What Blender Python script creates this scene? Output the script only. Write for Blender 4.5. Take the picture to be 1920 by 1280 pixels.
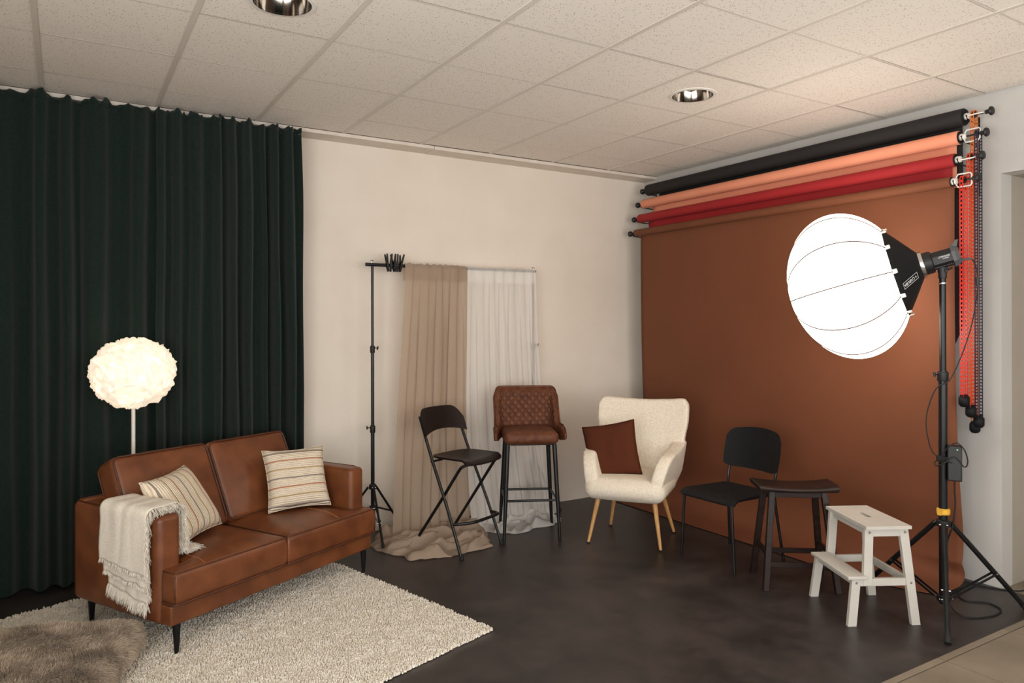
import bpy, bmesh, math, random
from mathutils import Vector, Matrix, noise
random.seed(7)
for o in list(bpy.data.objects): bpy.data.objects.remove(o)
SC = bpy.context.scene
COL = SC.collection
R = math.radians
PI = math.pi

# ------------------------------------------------------------------ camera
FPX, CAM = 1362.54, Vector((-4.5866, -5.1249, 1.525))
YAW, PITCH, ROLL, SHY = 0.5498, 0.0013, -0.0021, -33.28
fw = Vector((math.sin(YAW) * math.cos(PITCH), math.cos(YAW) * math.cos(PITCH), math.sin(PITCH)))
r0 = Vector((math.cos(YAW), -math.sin(YAW), 0)); u0 = r0.cross(fw)
rt = r0 * math.cos(ROLL) + u0 * math.sin(ROLL); up = -r0 * math.sin(ROLL) + u0 * math.cos(ROLL)
cd = bpy.data.cameras.new('camera'); cam = bpy.data.objects.new('camera', cd); COL.objects.link(cam)
cd.sensor_width = 36; cd.lens = FPX * 36 / 1920; cd.shift_y = SHY / 1920; cd.clip_start = 0.05
cam.matrix_world = Matrix(((rt.x, up.x, -fw.x, CAM.x), (rt.y, up.y, -fw.y, CAM.y), (rt.z, up.z, -fw.z, CAM.z), (0, 0, 0, 1)))
SC.camera = cam

# ------------------------------------------------------------------ light and exposure
SC.view_settings.view_transform = 'Standard'; SC.view_settings.look = 'None'
SC.view_settings.gamma = 1; SC.view_settings.use_curve_mapping = False
SC.view_settings.exposure = 0.0
wd = bpy.data.worlds.new('world'); SC.world = wd; wd.use_nodes = True
wd.node_tree.nodes['Background'].inputs[0].default_value = (0.75, 0.86, 1, 1)
wd.node_tree.nodes['Background'].inputs[1].default_value = 1.0

def area(name, loc, direction, sx, sy, watts, color):
    d = bpy.data.lights.new(name, 'AREA'); d.shape = 'RECTANGLE'; d.size = sx; d.size_y = sy
    d.energy = watts; d.color = color
    o = bpy.data.objects.new(name, d); COL.objects.link(o); o.location = loc
    o.rotation_euler = Vector(direction).to_track_quat('-Z', 'Y').to_euler(); return o
area('window_daylight', (-2.9, -7.42, 1.55), (0, 1, 0.75), 4.2, 2.2, 140, (1.0, 0.985, 0.96))
area('side_window_daylight', (-5.98, -5.2, 1.55), (1, 0.2, 0.6), 3.2, 2.2, 190, (1.0, 0.985, 0.96))

GLOBE_EMIT = 5.2

# ------------------------------------------------------------------ materials
def lin(c):
    c = c / 255; return c / 12.92 if c <= 0.04045 else ((c + 0.055) / 1.055) ** 2.4
def rgb(r, g, b): return (lin(r), lin(g), lin(b), 1)
def new_mat(name):
    m = bpy.data.materials.new(name); m.use_nodes = True; nt = m.node_tree
    return m, nt, nt.nodes['Principled BSDF']
def nd(nt, t, **k):
    n = nt.nodes.new(t)
    for a, v in k.items(): setattr(n, a, v)
    return n
def mat(name, c1, c2=None, rough=0.6, scale=6, detail=4, bump=0.0, bscale=200, metal=0, coord='Object', sheen=0, spec=0.5, btype='noise', bdist=0.002, stretch=None, lo=0.35, hi=0.65, rvar=0):
    m, nt, p = new_mat(name); L = nt.links
    p.inputs['Roughness'].default_value = rough; p.inputs['Metallic'].default_value = metal
    p.inputs['Specular IOR Level'].default_value = spec
    if sheen: p.inputs['Sheen Weight'].default_value = sheen; p.inputs['Sheen Roughness'].default_value = 0.5
    tc = nd(nt, 'ShaderNodeTexCoord'); src = tc.outputs[coord]
    if stretch:
        mp = nd(nt, 'ShaderNodeMapping'); mp.inputs['Scale'].default_value = stretch; L.new(src, mp.inputs[0]); src = mp.outputs[0]
    if c2:
        n = nd(nt, 'ShaderNodeTexNoise'); n.inputs['Scale'].default_value = scale; n.inputs['Detail'].default_value = detail
        L.new(src, n.inputs['Vector']); n.inputs['Roughness'].default_value = 0.68 if detail > 12 else 0.5
        cr = nd(nt, 'ShaderNodeValToRGB'); cr.color_ramp.elements[0].position = lo; cr.color_ramp.elements[1].position = hi
        cr.color_ramp.elements[0].color = c1; cr.color_ramp.elements[1].color = c2
        L.new(n.outputs[0], cr.inputs[0]); L.new(cr.outputs[0], p.inputs['Base Color'])
        if rvar:
            mr = nd(nt, 'ShaderNodeMapRange'); mr.inputs[3].default_value = rough - rvar; mr.inputs[4].default_value = rough + rvar
            L.new(n.outputs[0], mr.inputs[0]); L.new(mr.outputs[0], p.inputs['Roughness'])
    else: p.inputs['Base Color'].default_value = c1
    if bump:
        if btype == 'noise':
            b = nd(nt, 'ShaderNodeTexNoise'); b.inputs['Scale'].default_value = bscale; b.inputs['Detail'].default_value = 3
        else:
            b = nd(nt, 'ShaderNodeTexVoronoi'); b.inputs['Scale'].default_value = bscale
        L.new(src, b.inputs['Vector'])
        bn = nd(nt, 'ShaderNodeBump'); bn.inputs['Strength'].default_value = bump; bn.inputs['Distance'].default_value = bdist
        L.new(b.outputs[0], bn.inputs['Height']); L.new(bn.outputs[0], p.inputs['Normal'])
    return m
M = {}
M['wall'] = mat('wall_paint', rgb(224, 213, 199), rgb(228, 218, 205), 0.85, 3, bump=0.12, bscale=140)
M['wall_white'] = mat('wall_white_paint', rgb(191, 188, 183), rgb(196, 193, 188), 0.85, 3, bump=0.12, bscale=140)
M['trim'] = mat('trim_white', rgb(222, 212, 200), rgb(214, 203, 190), 0.5, 8)
M['grid'] = mat('grid_metal', rgb(214, 205, 194), None, 0.5)
M['floor'] = mat('vinyl_floor', rgb(30, 28, 28), rgb(68, 60, 57), 0.42, 3.4, 14, bump=0.08, bscale=60, rvar=0.08, lo=0.34, hi=0.70)
M['beige_tile'] = mat('beige_floor_tile', rgb(122, 110, 94), rgb(142, 129, 112), 0.5, 3, 6, bump=0.04, bscale=80)
M['grout'] = mat('tile_grout', rgb(62, 55, 48), rgb(72, 64, 56), 0.9, 30)
M['leather'] = mat('tan_leather', rgb(96, 52, 28), rgb(122, 70, 38), 0.40, 7, 6, bump=0.15, bscale=260, rvar=0.08)
M['leather_dark'] = mat('leather_piping', rgb(72, 37, 20), rgb(86, 46, 26), 0.5, 20)
M['thread'] = mat('tan_thread', rgb(176, 112, 62), None, 0.7)
M['black_metal'] = mat('black_metal', rgb(12, 13, 15), rgb(18, 19, 21), 0.36, 14, spec=0.4)
M['black_plastic'] = mat('black_plastic', rgb(17, 17, 19), rgb(23, 23, 25), 0.5, 30)
M['black_matte'] = mat('black_matte', rgb(13, 14, 16), rgb(18, 18, 20), 0.65, 30, spec=0.25)
M['grey_plastic'] = mat('grey_plastic', rgb(78, 78, 80), None, 0.55)
M['steel'] = mat('steel', rgb(200, 200, 200), None, 0.25, metal=1)
M['chrome'] = mat('reflector_chrome', rgb(150, 143, 135), None, 0.10, metal=1)
M['white_plastic'] = mat('white_plastic', rgb(226, 222, 214), None, 0.4)
M['white_paint'] = mat('white_painted_wood', rgb(190, 185, 176), rgb(196, 191, 182), 0.5, 9, bump=0.05, bscale=90)
M['dark_wood'] = mat('dark_wood', rgb(24, 15, 13), rgb(42, 26, 20), 0.42, 5, 8, spec=0.3, stretch=(1.5, 12, 12), bump=0.08, bscale=30)
M['black_wood'] = mat('brown_black_wood', rgb(17, 12, 11), rgb(31, 22, 19), 0.42, 5, 8, spec=0.3, stretch=(14, 14, 1.2), bump=0.06, bscale=30)
M['oak'] = mat('oak_leg', rgb(182, 132, 78), rgb(206, 158, 100), 0.5, 5, 8, stretch=(18, 18, 1.5), bump=0.04, bscale=30)
M['boucle'] = mat('cream_boucle', rgb(230, 217, 196), rgb(243, 233, 216), 0.95, 90, 3, bump=0.9, bscale=210, btype='voronoi', bdist=0.0035, spec=0.1)
M['brown_cushion'] = mat('brown_velvet', rgb(78, 42, 28), rgb(88, 48, 33), 0.95, 200, 3, bump=0.35, bscale=420, spec=0.05)
M['suede'] = mat('brown_suede', rgb(82, 44, 25), rgb(102, 58, 34), 0.6, 30, 6, bump=0.12, bscale=300, spec=0.35)
M['curtain'] = mat('dark_green_fabric', rgb(24, 36, 32), rgb(30, 42, 37), 0.92, 60, 3, bump=0.25, bscale=500, sheen=0.12, spec=0.1)
M['rug'] = mat('cream_pile', rgb(232, 222, 204), rgb(246, 239, 226), 0.95, 25, 4, spec=0.1, sheen=0.2)
M['fur'] = mat('taupe_fur', rgb(166, 149, 130), rgb(204, 187, 166), 0.8, 14, 4, spec=0.25, sheen=0.2)
M['fur_base'] = mat('taupe_fur_skin', rgb(146, 130, 112), rgb(160, 144, 126), 0.95, 14)
M['throw'] = mat('ivory_weave', rgb(236, 227, 211), rgb(246, 240, 228), 0.95, 120, 2, bump=0.5, bscale=330, spec=0.1)
M['paper_black'] = mat('black_paper', rgb(27, 24, 24), rgb(31, 28, 27), 0.8, 3)
M['paper_peach'] = mat('peach_paper', rgb(226, 144, 112), rgb(230, 150, 118), 0.8, 3)
M['paper_red'] = mat('red_paper', rgb(152, 24, 28), rgb(158, 27, 31), 0.8, 3)
M['paper_brown'] = mat('brown_paper', rgb(109, 60, 33), rgb(115, 64, 36), 0.78, 2, bump=0.03, bscale=8)
M['chain_orange'] = mat('orange_plastic', rgb(224, 112, 30), None, 0.4)
M['chain_vermilion'] = mat('vermilion_plastic', rgb(204, 66, 34), None, 0.4)
M['chain_blue'] = mat('navy_plastic', rgb(36, 42, 64), None, 0.4)
M['chain_red'] = mat('red_plastic', rgb(226, 48, 30), None, 0.4)
M['yellow'] = mat('yellow_strap', rgb(212, 160, 52), rgb(224, 174, 64), 0.85, 60)
M['print_white'] = mat('white_print', rgb(225, 225, 225), None, 0.6)
M['rubber'] = mat('black_rubber', rgb(18, 18, 19), None, 0.7)
M['seam'] = mat('softbox_seam', rgb(88, 72, 67), None, 0.8)

def emit_mat(name, col, strength, base=(0.8, 0.8, 0.8, 1), translucent=0.0):
    m, nt, p = new_mat(name)
    p.inputs['Base Color'].default_value = base; p.inputs['Roughness'].default_value = 0.9
    p.inputs['Emission Color'].default_value = col; p.inputs['Emission Strength'].default_value = strength
    if translucent:
        t = nd(nt, 'ShaderNodeBsdfTranslucent'); t.inputs[0].default_value = base
        mx = nd(nt, 'ShaderNodeMixShader'); mx.inputs[0].default_value = translucent
        nt.links.new(p.outputs[0], mx.inputs[1]); nt.links.new(t.outputs[0], mx.inputs[2])
        nt.links.new(mx.outputs[0], nt.nodes['Material Output'].inputs[0])
    return m
M['globe'] = emit_mat('glowing_white_diffuser', (1, 0.885, 0.76, 1), GLOBE_EMIT)
M['petal'] = emit_mat('glowing_white_ruffle', (1, 0.88, 0.73, 1), 0.42, rgb(246, 241, 234), 0.42)
M['led'] = emit_mat('green_led', (0.1, 1, 0.4, 1), 2.0)

def sheer(name, c1, c2, alpha, trans=0.5, scale=420):
    m, nt, p = new_mat(name); nt.nodes.remove(p); L = nt.links
    tc = nd(nt, 'ShaderNodeTexCoord'); n = nd(nt, 'ShaderNodeTexNoise'); n.inputs['Scale'].default_value = scale
    L.new(tc.outputs['Object'], n.inputs['Vector'])
    cr = nd(nt, 'ShaderNodeValToRGB'); cr.color_ramp.elements[0].color = c1; cr.color_ramp.elements[1].color = c2
    cr.color_ramp.elements[0].position = 0.2; cr.color_ramp.elements[1].position = 0.8
    L.new(n.outputs[0], cr.inputs[0])
    d = nd(nt, 'ShaderNodeBsdfDiffuse'); t = nd(nt, 'ShaderNodeBsdfTranslucent'); tr = nd(nt, 'ShaderNodeBsdfTransparent')
    L.new(cr.outputs[0], d.inputs[0]); L.new(cr.outputs[0], t.inputs[0])
    m1 = nd(nt, 'ShaderNodeMixShader'); m1.inputs[0].default_value = trans; L.new(d.outputs[0], m1.inputs[1]); L.new(t.outputs[0], m1.inputs[2])
    m2 = nd(nt, 'ShaderNodeMixShader'); m2.inputs[0].default_value = alpha; L.new(tr.outputs[0], m2.inputs[1]); L.new(m1.outputs[0], m2.inputs[2])
    L.new(m2.outputs[0], nt.nodes['Material Output'].inputs[0]); return m
M['sheer_taupe'] = sheer('taupe_sheer', rgb(188, 166, 146), rgb(198, 177, 157), 0.80, 0.35)
M['sheer_white'] = sheer('white_sheer', rgb(247, 244, 239), rgb(251, 248, 244), 0.62, 0.38)
def glass_mat():
    m, nt, p = new_mat('window_glass'); nt.nodes.remove(p)
    t = nd(nt, 'ShaderNodeBsdfTransparent'); g = nd(nt, 'ShaderNodeBsdfGlossy'); g.inputs['Roughness'].default_value = 0.02
    mx = nd(nt, 'ShaderNodeMixShader'); mx.inputs[0].default_value = 0.06
    nt.links.new(t.outputs[0], mx.inputs[1]); nt.links.new(g.outputs[0], mx.inputs[2]); nt.links.new(mx.outputs[0], nt.nodes['Material Output'].inputs[0]); return m
M['glass'] = glass_mat()

def ceiling_mat():
    m, nt, p = new_mat('mineral_fibre_tile'); L = nt.links
    tc = nd(nt, 'ShaderNodeTexCoord'); geo = nd(nt, 'ShaderNodeNewGeometry')
    v = nd(nt, 'ShaderNodeTexVoronoi'); v.inputs['Scale'].default_value = 98; v.inputs['Randomness'].default_value = 1
    mp = nd(nt, 'ShaderNodeMapping'); mp.inputs['Scale'].default_value = (1, 0.7, 1)
    L.new(geo.outputs['Position'], mp.inputs[0]); L.new(mp.outputs[0], v.inputs['Vector'])
    n = nd(nt, 'ShaderNodeTexNoise'); n.inputs['Scale'].default_value = 45; L.new(geo.outputs['Position'], n.inputs['Vector'])
    # fissures: only some cells carry a pinhole
    lt = nd(nt, 'ShaderNodeMath', operation='LESS_THAN'); lt.inputs[1].default_value = 0.21; L.new(v.outputs['Distance'], lt.inputs[0])
    gt = nd(nt, 'ShaderNodeMath', operation='GREATER_THAN'); gt.inputs[1].default_value = 0.46; L.new(n.outputs[0], gt.inputs[0])
    mu = nd(nt, 'ShaderNodeMath', operation='MULTIPLY'); L.new(lt.outputs[0], mu.inputs[0]); L.new(gt.outputs[0], mu.inputs[1])
    mx = nd(nt, 'ShaderNodeMix', data_type='RGBA'); mx.inputs[6].default_value = rgb(236, 228, 218); mx.inputs[7].default_value = rgb(158, 146, 132)
    L.new(mu.outputs[0], mx.inputs[0]); L.new(mx.outputs[2], p.inputs['Base Color'])
    p.inputs['Roughness'].default_value = 0.9; p.inputs['Specular IOR Level'].default_value = 0.2
    n2 = nd(nt, 'ShaderNodeTexNoise'); n2.inputs['Scale'].default_value = 160; L.new(geo.outputs['Position'], n2.inputs['Vector'])
    b = nd(nt, 'ShaderNodeBump'); b.inputs['Strength'].default_value = 0.25; b.inputs['Distance'].default_value = 0.003
    sb = nd(nt, 'ShaderNodeMath', operation='SUBTRACT'); L.new(n2.outputs[0], sb.inputs[0]); L.new(mu.outputs[0], sb.inputs[1])
    L.new(sb.outputs[0], b.inputs['Height']); L.new(b.outputs[0], p.inputs['Normal']); return m
M['ceiling'] = ceiling_mat()

def stripe_mat(name, axis, size):
    m, nt, p = new_mat(name); L = nt.links
    tc = nd(nt, 'ShaderNodeTexCoord'); sx = nd(nt, 'ShaderNodeSeparateXYZ')
    nz = nd(nt, 'ShaderNodeTexNoise'); nz.inputs['Scale'].default_value = 6
    L.new(tc.outputs['Object'], sx.inputs[0]); L.new(tc.outputs['Object'], nz.inputs['Vector'])
    a = nd(nt, 'ShaderNodeMath', operation='MULTIPLY_ADD'); a.inputs[1].default_value = 0.012; L.new(nz.outputs[0], a.inputs[0]); L.new(sx.outputs[axis], a.inputs[2])
    n = nd(nt, 'ShaderNodeMapRange'); n.inputs[1].default_value = -size / 2; n.inputs[2].default_value = size / 2; L.new(a.outputs[0], n.inputs[0])
    cr = nd(nt, 'ShaderNodeValToRGB'); r_ = cr.color_ramp; r_.interpolation = 'CONSTANT'
    base, rust, olive, grey = rgb(234, 220, 198), rgb(186, 124, 90), rgb(182, 156, 112), rgb(140, 130, 124)
    stops = [(0, base)]
    for k, c in enumerate([grey, olive, rust, grey, olive, rust, grey]):
        pos = 0.07 + k * 0.14; stops += [(pos, c), (pos + 0.022, base)]
    r_.elements[0].position = 0; r_.elements[0].color = base; r_.elements[1].position = stops[1][0]; r_.elements[1].color = stops[1][1]
    for pos, c in stops[2:]:
        e = r_.elements.new(pos); e.color = c
    L.new(n.outputs[0], cr.inputs[0])
    # knitted cords: fine ribs with darker slubs
    w = nd(nt, 'ShaderNodeMath', operation='MULTIPLY'); w.inputs[1].default_value = 2 * PI / 0.0105; L.new(a.outputs[0], w.inputs[0])
    s = nd(nt, 'ShaderNodeMath', operation='SINE'); L.new(w.outputs[0], s.inputs[0])
    g = nd(nt, 'ShaderNodeMath', operation='GREATER_THAN'); g.inputs[1].default_value = 0.55; L.new(s.outputs[0], g.inputs[0])
    n3 = nd(nt, 'ShaderNodeTexNoise'); n3.inputs['Scale'].default_value = 40; L.new(tc.outputs['Object'], n3.inputs['Vector'])
    mm = nd(nt, 'ShaderNodeMath', operation='MULTIPLY'); L.new(g.outputs[0], mm.inputs[0]); L.new(n3.outputs[0], mm.inputs[1])
    mx = nd(nt, 'ShaderNodeMix', data_type='RGBA'); mx.inputs[7].default_value = rgb(168, 150, 128); L.new(mm.outputs[0], mx.inputs[0]); L.new(cr.outputs[0], mx.inputs[6])
    L.new(mx.outputs[2], p.inputs['Base Color']); p.inputs['Roughness'].default_value = 0.95; p.inputs['Specular IOR Level'].default_value = 0.1
    b = nd(nt, 'ShaderNodeBump'); b.inputs['Strength'].default_value = 0.6; b.inputs['Distance'].default_value = 0.003
    L.new(s.outputs[0], b.inputs['Height']); L.new(b.outputs[0], p.inputs['Normal']); return m
M['stripe_h'] = stripe_mat('striped_knit_across', 2, 0.37)
M['stripe_v'] = stripe_mat('striped_knit_upright', 0, 0.37)

# ------------------------------------------------------------------ mesh helpers
V = Vector
def frame_from(d, upv=V((0, 0, 1))):
    d = V(d).normalized()
    if abs(d.dot(upv)) > 0.98: upv = V((0, 1, 0))
    x = upv.cross(d).normalized(); y = d.cross(x); return x, y, d
class MB:
    def __init__(s): s.v = []; s.f = []
    def add(s, vs, fs):
        n = len(s.v); s.v += [tuple(q) for q in vs]; s.f += [tuple(i + n for i in f) for f in fs]; return s
    def hexa(s, p):   # 8 points: bottom 0-3 ccw, top 4-7
        return s.add(p, [(3, 2, 1, 0), (4, 5, 6, 7), (0, 1, 5, 4), (1, 2, 6, 5), (2, 3, 7, 6), (3, 0, 4, 7)])
    def box(s, x0, x1, y0, y1, z0, z1):
        return s.hexa([(x0, y0, z0), (x1, y0, z0), (x1, y1, z0), (x0, y1, z0), (x0, y0, z1), (x1, y0, z1), (x1, y1, z1), (x0, y1, z1)])
    def obox(s, mtx, sx, sy, sz):
        return s.hexa([mtx @ V((a * sx / 2, b * sy / 2, c * sz / 2)) for c in (-1, 1) for a, b in ((-1, -1), (1, -1), (1, 1), (-1, 1))])
    def beam(s, p0, p1, w, h, side=(1, 0, 0), w1=None, h1=None, flat=False):
        p0, p1 = V(p0), V(p1); d = (p1 - p0).normalized(); sx = V(side); sx = (sx - d * sx.dot(d)).normalized(); sy = d.cross(sx)
        w1 = w if w1 is None else w1; h1 = h if h1 is None else h1
        pts = []
        for p, ww, hh in ((p0, w, h), (p1, w1, h1)):
            for a, b in ((-1, -1), (1, -1), (1, 1), (-1, 1)):
                q = p + sx * a * ww / 2 + sy * b * hh / 2
                if flat and abs(d.z) > 0.1: q = q + d * ((p.z - q.z) / d.z)
                pts.append(q)
        return s.hexa(pts)
    def tube(s, pts, r, n=8, caps=True, closed=False):
        pts = [V(p) for p in pts]; k = len(pts); rs = r if isinstance(r, (list, tuple)) else [r] * k
        base = len(s.v); prev = None
        for i, p in enumerate(pts):
            a = pts[i - 1] if (i > 0 or closed) else p; b = pts[(i + 1) % k] if (i < k - 1 or closed) else p
            d = (b - a).normalized() if (b - a).length > 1e-9 else V((0, 0, 1))
            if prev is None: x, y, _ = frame_from(d)
            else:
                x = (prev - d * prev.dot(d))
                x = x.normalized() if x.length > 1e-6 else frame_from(d)[0]
                y = d.cross(x)
            prev = x
            for j in range(n):
                t = 2 * PI * j / n; s.v.append(tuple(p + x * (math.cos(t) * rs[i]) + y * (math.sin(t) * rs[i])))
        for i in range(k if closed else k - 1):
            a = base + i * n; b = base + ((i + 1) % k) * n
            for j in range(n): s.f.append((a + j, a + (j + 1) % n, b + (j + 1) % n, b + j))
        if caps and not closed:
            s.f.append(tuple(base + j for j in reversed(range(n)))); s.f.append(tuple(base + (k - 1) * n + j for j in range(n)))
        return s
    def lathe(s, prof, n=24, o=(0, 0, 0), axis=(0, 0, 1), closed=False, mod=None):
        x, y, d = frame_from(axis); o = V(o); base = len(s.v); k = len(prof)
        for i, (r, h) in enumerate(prof):
            for j in range(n):
                t = 2 * PI * j / n; rr = r * (mod(t, i) if mod else 1)
                s.v.append(tuple(o + d * h + x * (math.cos(t) * rr) + y * (math.sin(t) * rr)))
        for i in range(k - 1):
            a = base + i * n; b = a + n
            for j in range(n): s.f.append((a + j, a + (j + 1) % n, b + (j + 1) % n, b + j))
        if prof[0][0] > 1e-6 and not closed: s.f.append(tuple(base + j for j in reversed(range(n))))
        if prof[-1][0] > 1e-6 and not closed: s.f.append(tuple(base + (k - 1) * n + j for j in range(n)))
        return s
    def prism(s, poly, z0, z1, m=None):
        n = len(poly); vs = [V((p[0], p[1], z0)) for p in poly] + [V((p[0], p[1], z1)) for p in poly]
        if m: vs = [m @ q for q in vs]
        return s.add(vs, [tuple(reversed(range(n))), tuple(range(n, 2 * n))] + [(i, (i + 1) % n, n + (i + 1) % n, n + i) for i in range(n)])
    def grid(s, fn, nu, nv, wrap_u=False, flip=False):
        base = len(s.v); cu = nu if wrap_u else nu + 1
        for j in range(nv + 1):
            for i in range(cu): s.v.append(tuple(fn(i / nu, j / nv)))
        for j in range(nv):
            for i in range(nu):
                a = base + j * cu + i; b = base + j * cu + (i + 1) % cu
                q = (a, b, b + cu, a + cu); s.f.append(tuple(reversed(q)) if flip else q)
        return s
    def rbox(s, c, size, r, n=6, bulge=(0, 0, 0), m=None):
        c = V(c); hs = [q / 2 for q in size]; base = {}; vs = []; fs = []
        r = min(r, *[h * 0.999 for h in hs])
        def vert(p):
            key = tuple(round(q, 5) for q in p)
            if key in base: return base[key]
            w = [p[k] * hs[k] for k in range(3)]
            inner = [max(-(hs[k] - r), min(hs[k] - r, w[k])) for k in range(3)]
            dv = V([w[k] - inner[k] for k in range(3)]); q = V(inner)
            if dv.length > 1e-9: q = q + dv.normalized() * r
            for k in range(3):
                a, b = (k + 1) % 3, (k + 2) % 3
                q[k] += bulge[k] * (1 if p[k] > 0 else -1) * abs(p[k]) ** 2 * (1 - p[a] ** 2) * (1 - p[b] ** 2)
            q = c + q
            if m: q = m @ q
            vs.append(q); base[key] = len(vs) - 1; return base[key]
        def samples(h):
            e = r / h; t = [math.tan((i / 3 - 1) * PI / 4) for i in range(3)]
            left = [-1 + e * (1 + q) for q in t]
            mid = [-(1 - e) + 2 * (1 - e) * i / n for i in range(n + 1)]
            return left + mid + [-q for q in reversed(left)]
        ss = [samples(h) for h in hs]
        for k in range(3):
            a, b = (k + 1) % 3, (k + 2) % 3
            for sg in (-1, 1):
                for i in range(len(ss[a]) - 1):
                    for j in range(len(ss[b]) - 1):
                        q = []
                        for ii, jj in ((i, j), (i + 1, j), (i + 1, j + 1), (i, j + 1)):
                            p = [0, 0, 0]; p[k] = sg; p[a] = ss[a][ii]; p[b] = ss[b][jj]; q.append(vert(p))
                        fs.append(tuple(q) if sg > 0 else tuple(reversed(q)))
        return s.add(vs, fs)
    def mesh(s, name):
        me = bpy.data.meshes.new(name); me.from_pydata(s.v, [], s.f); me.update(); return me
def obj(name, mb, m, parent=None, smooth=35, bevel=0, bseg=2, solid=0, sub=0, remesh=0, iters=0):
    me = mb.mesh(name) if isinstance(mb, MB) else mb
    o = bpy.data.objects.new(name, me); COL.objects.link(o)
    if isinstance(mb, MB):
        me.materials.append(m if not isinstance(m, str) else M[m])
        if smooth and len(me.polygons):
            me.polygons.foreach_set('use_smooth', [True] * len(me.polygons))
            if smooth < 180: me.set_sharp_from_angle(angle=R(smooth))
    if parent is not None: o.parent = parent
    if remesh:
        q = o.modifiers.new('fuse', 'REMESH'); q.mode = 'VOXEL'; q.voxel_size = remesh; q.use_smooth_shade = True
    if iters:
        q = o.modifiers.new('soften', 'SMOOTH'); q.factor = 0.5; q.iterations = iters
    if bevel:
        q = o.modifiers.new('bevel', 'BEVEL'); q.width = bevel; q.segments = bseg; q.limit_method = 'ANGLE'; q.angle_limit = R(40)
    if solid:
        q = o.modifiers.new('thickness', 'SOLIDIFY'); q.thickness = solid; q.offset = 0
    if sub:
        q = o.modifiers.new('subdivide', 'SUBSURF'); q.levels = sub; q.render_levels = sub
    return o
def tag(o, label=None, cat=None, group=None, kind=None):
    if label: o['label'] = label
    if cat: o['category'] = cat
    if group: o['group'] = group
    if kind: o['kind'] = kind
    return o
def thing(name, label, cat, loc=(0, 0, 0), rz=0, group=None):
    o = bpy.data.objects.new(name, None); COL.objects.link(o); o.empty_display_size = 0.1
    o.location = loc; o.rotation_euler = (0, 0, R(rz)); return tag(o, label, cat, group)
def struct(name, mb, m, **k): return tag(obj(name, mb, m, **k), kind='structure')
def lerp(a, b, t): return a + (b - a) * t
def arc(c, r, a0, a1, n):
    return [(c[0] + r * math.cos(R(lerp(a0, a1, i / n))), c[1] + r * math.sin(R(lerp(a0, a1, i / n)))) for i in range(n + 1)]
def rrect(w, h, r, n=4, cx=0, cy=0):
    p = []
    for sx, sy, a in ((1, 1, 0), (-1, 1, 90), (-1, -1, 180), (1, -1, 270)):
        p += arc((cx + sx * (w / 2 - r), cy + sy * (h / 2 - r)), r, a, a + 90, n)
    return p
def catmull(pts, n=6, closed=False):
    pts = [V(p) for p in pts]; out = []; k = len(pts)
    for i in range(k if closed else k - 1):
        g = lambda j: pts[j % k] if closed else pts[max(0, min(k - 1, j))]
        a, b, c, d = g(i - 1), g(i), g(i + 1), g(i + 2)
        for j in range(n):
            t = j / n
            out.append(0.5 * ((2 * b) + (c - a) * t + (2 * a - 5 * b + 4 * c - d) * t * t + (3 * b - a - 3 * c + d) * t ** 3))
    if not closed: out.append(pts[-1])
    return out
def nz(x, y, z=0): return noise.noise(V((x, y, z)))

# ================================================================== THE ROOM
H = 2.868
XL, YF = -5.75, -7.2            # left wall and front wall (behind the camera)
NX = 0.62                       # depth of the niche beyond the right wall
YO, ZO = -3.031, 2.39           # opening in the right wall starts here, lintel height
FY = -3.307                     # dark floor ends, beige tiles begin

# dark vinyl floor with the beige tiles laid beside it
fl = struct('floor', MB().box(XL, 0.0, FY, 0.0, -0.06, 0.0), 'floor')
obj('tile_bed', MB().box(XL, NX, YF, FY, -0.06, -0.006).box(0, NX, FY, YO, -0.06, -0.006), 'grout', fl)
TX, TY, J = 0.602, 0.602, 0.005
def tile_mesh(w, d, name):
    b = MB().box(0, w, 0, d, -0.006, 0.0); me = b.mesh(name); me.materials.append(M['beige_tile']); return me
full = tile_mesh(TX - J, TY - J, 'tile'); strip = tile_mesh(TX - J, 0.034, 'tile_strip'); nich = tile_mesh(TX - J, 0.271, 'tile_niche')
x = -0.593 - 9 * TX
while x < NX - 0.05:
    if x + TX > XL + 0.01:
        w = min(TX - J, NX - x)
        def put(me, y, w0):
            o = obj('floor_tile', me, None, fl); o.location = (x, y, 0); o.scale.x = w0 / (TX - J)
            return o
        put(strip, FY - 0.034, w)
        for k in range(7):
            yy = FY - 0.041 - (k + 1) * TY + J
            if yy < YF - 0.3: break
            put(full, yy, w)
        if x > -0.05: put(nich, FY + J, w)
    x += TX

# walls
struct('wall_back', MB().box(XL - 0.1, 0.1, 0, 0.12, -0.06, H + 0.1), 'wall')
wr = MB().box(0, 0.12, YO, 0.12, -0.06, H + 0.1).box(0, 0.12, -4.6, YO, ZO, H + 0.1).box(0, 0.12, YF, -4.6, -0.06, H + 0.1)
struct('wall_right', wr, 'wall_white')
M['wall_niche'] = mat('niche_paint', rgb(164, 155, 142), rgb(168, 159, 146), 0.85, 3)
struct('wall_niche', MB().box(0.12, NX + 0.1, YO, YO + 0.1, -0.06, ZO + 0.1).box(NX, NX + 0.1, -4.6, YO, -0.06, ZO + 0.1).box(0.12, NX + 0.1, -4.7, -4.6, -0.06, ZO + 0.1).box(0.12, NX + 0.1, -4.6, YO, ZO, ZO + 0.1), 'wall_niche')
LY0, LY1 = -6.8, -3.6
struct('wall_left', MB().box(XL - 0.2, XL, LY1, 0.12, -0.06, H + 0.1).box(XL - 0.2, XL, YF - 0.2, LY0, -0.06, H + 0.1).box(XL - 0.2, XL, LY0, LY1, -0.06, 0.45).box(XL - 0.2, XL, LY0, LY1, 2.65, H + 0.1), 'wall')
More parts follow.
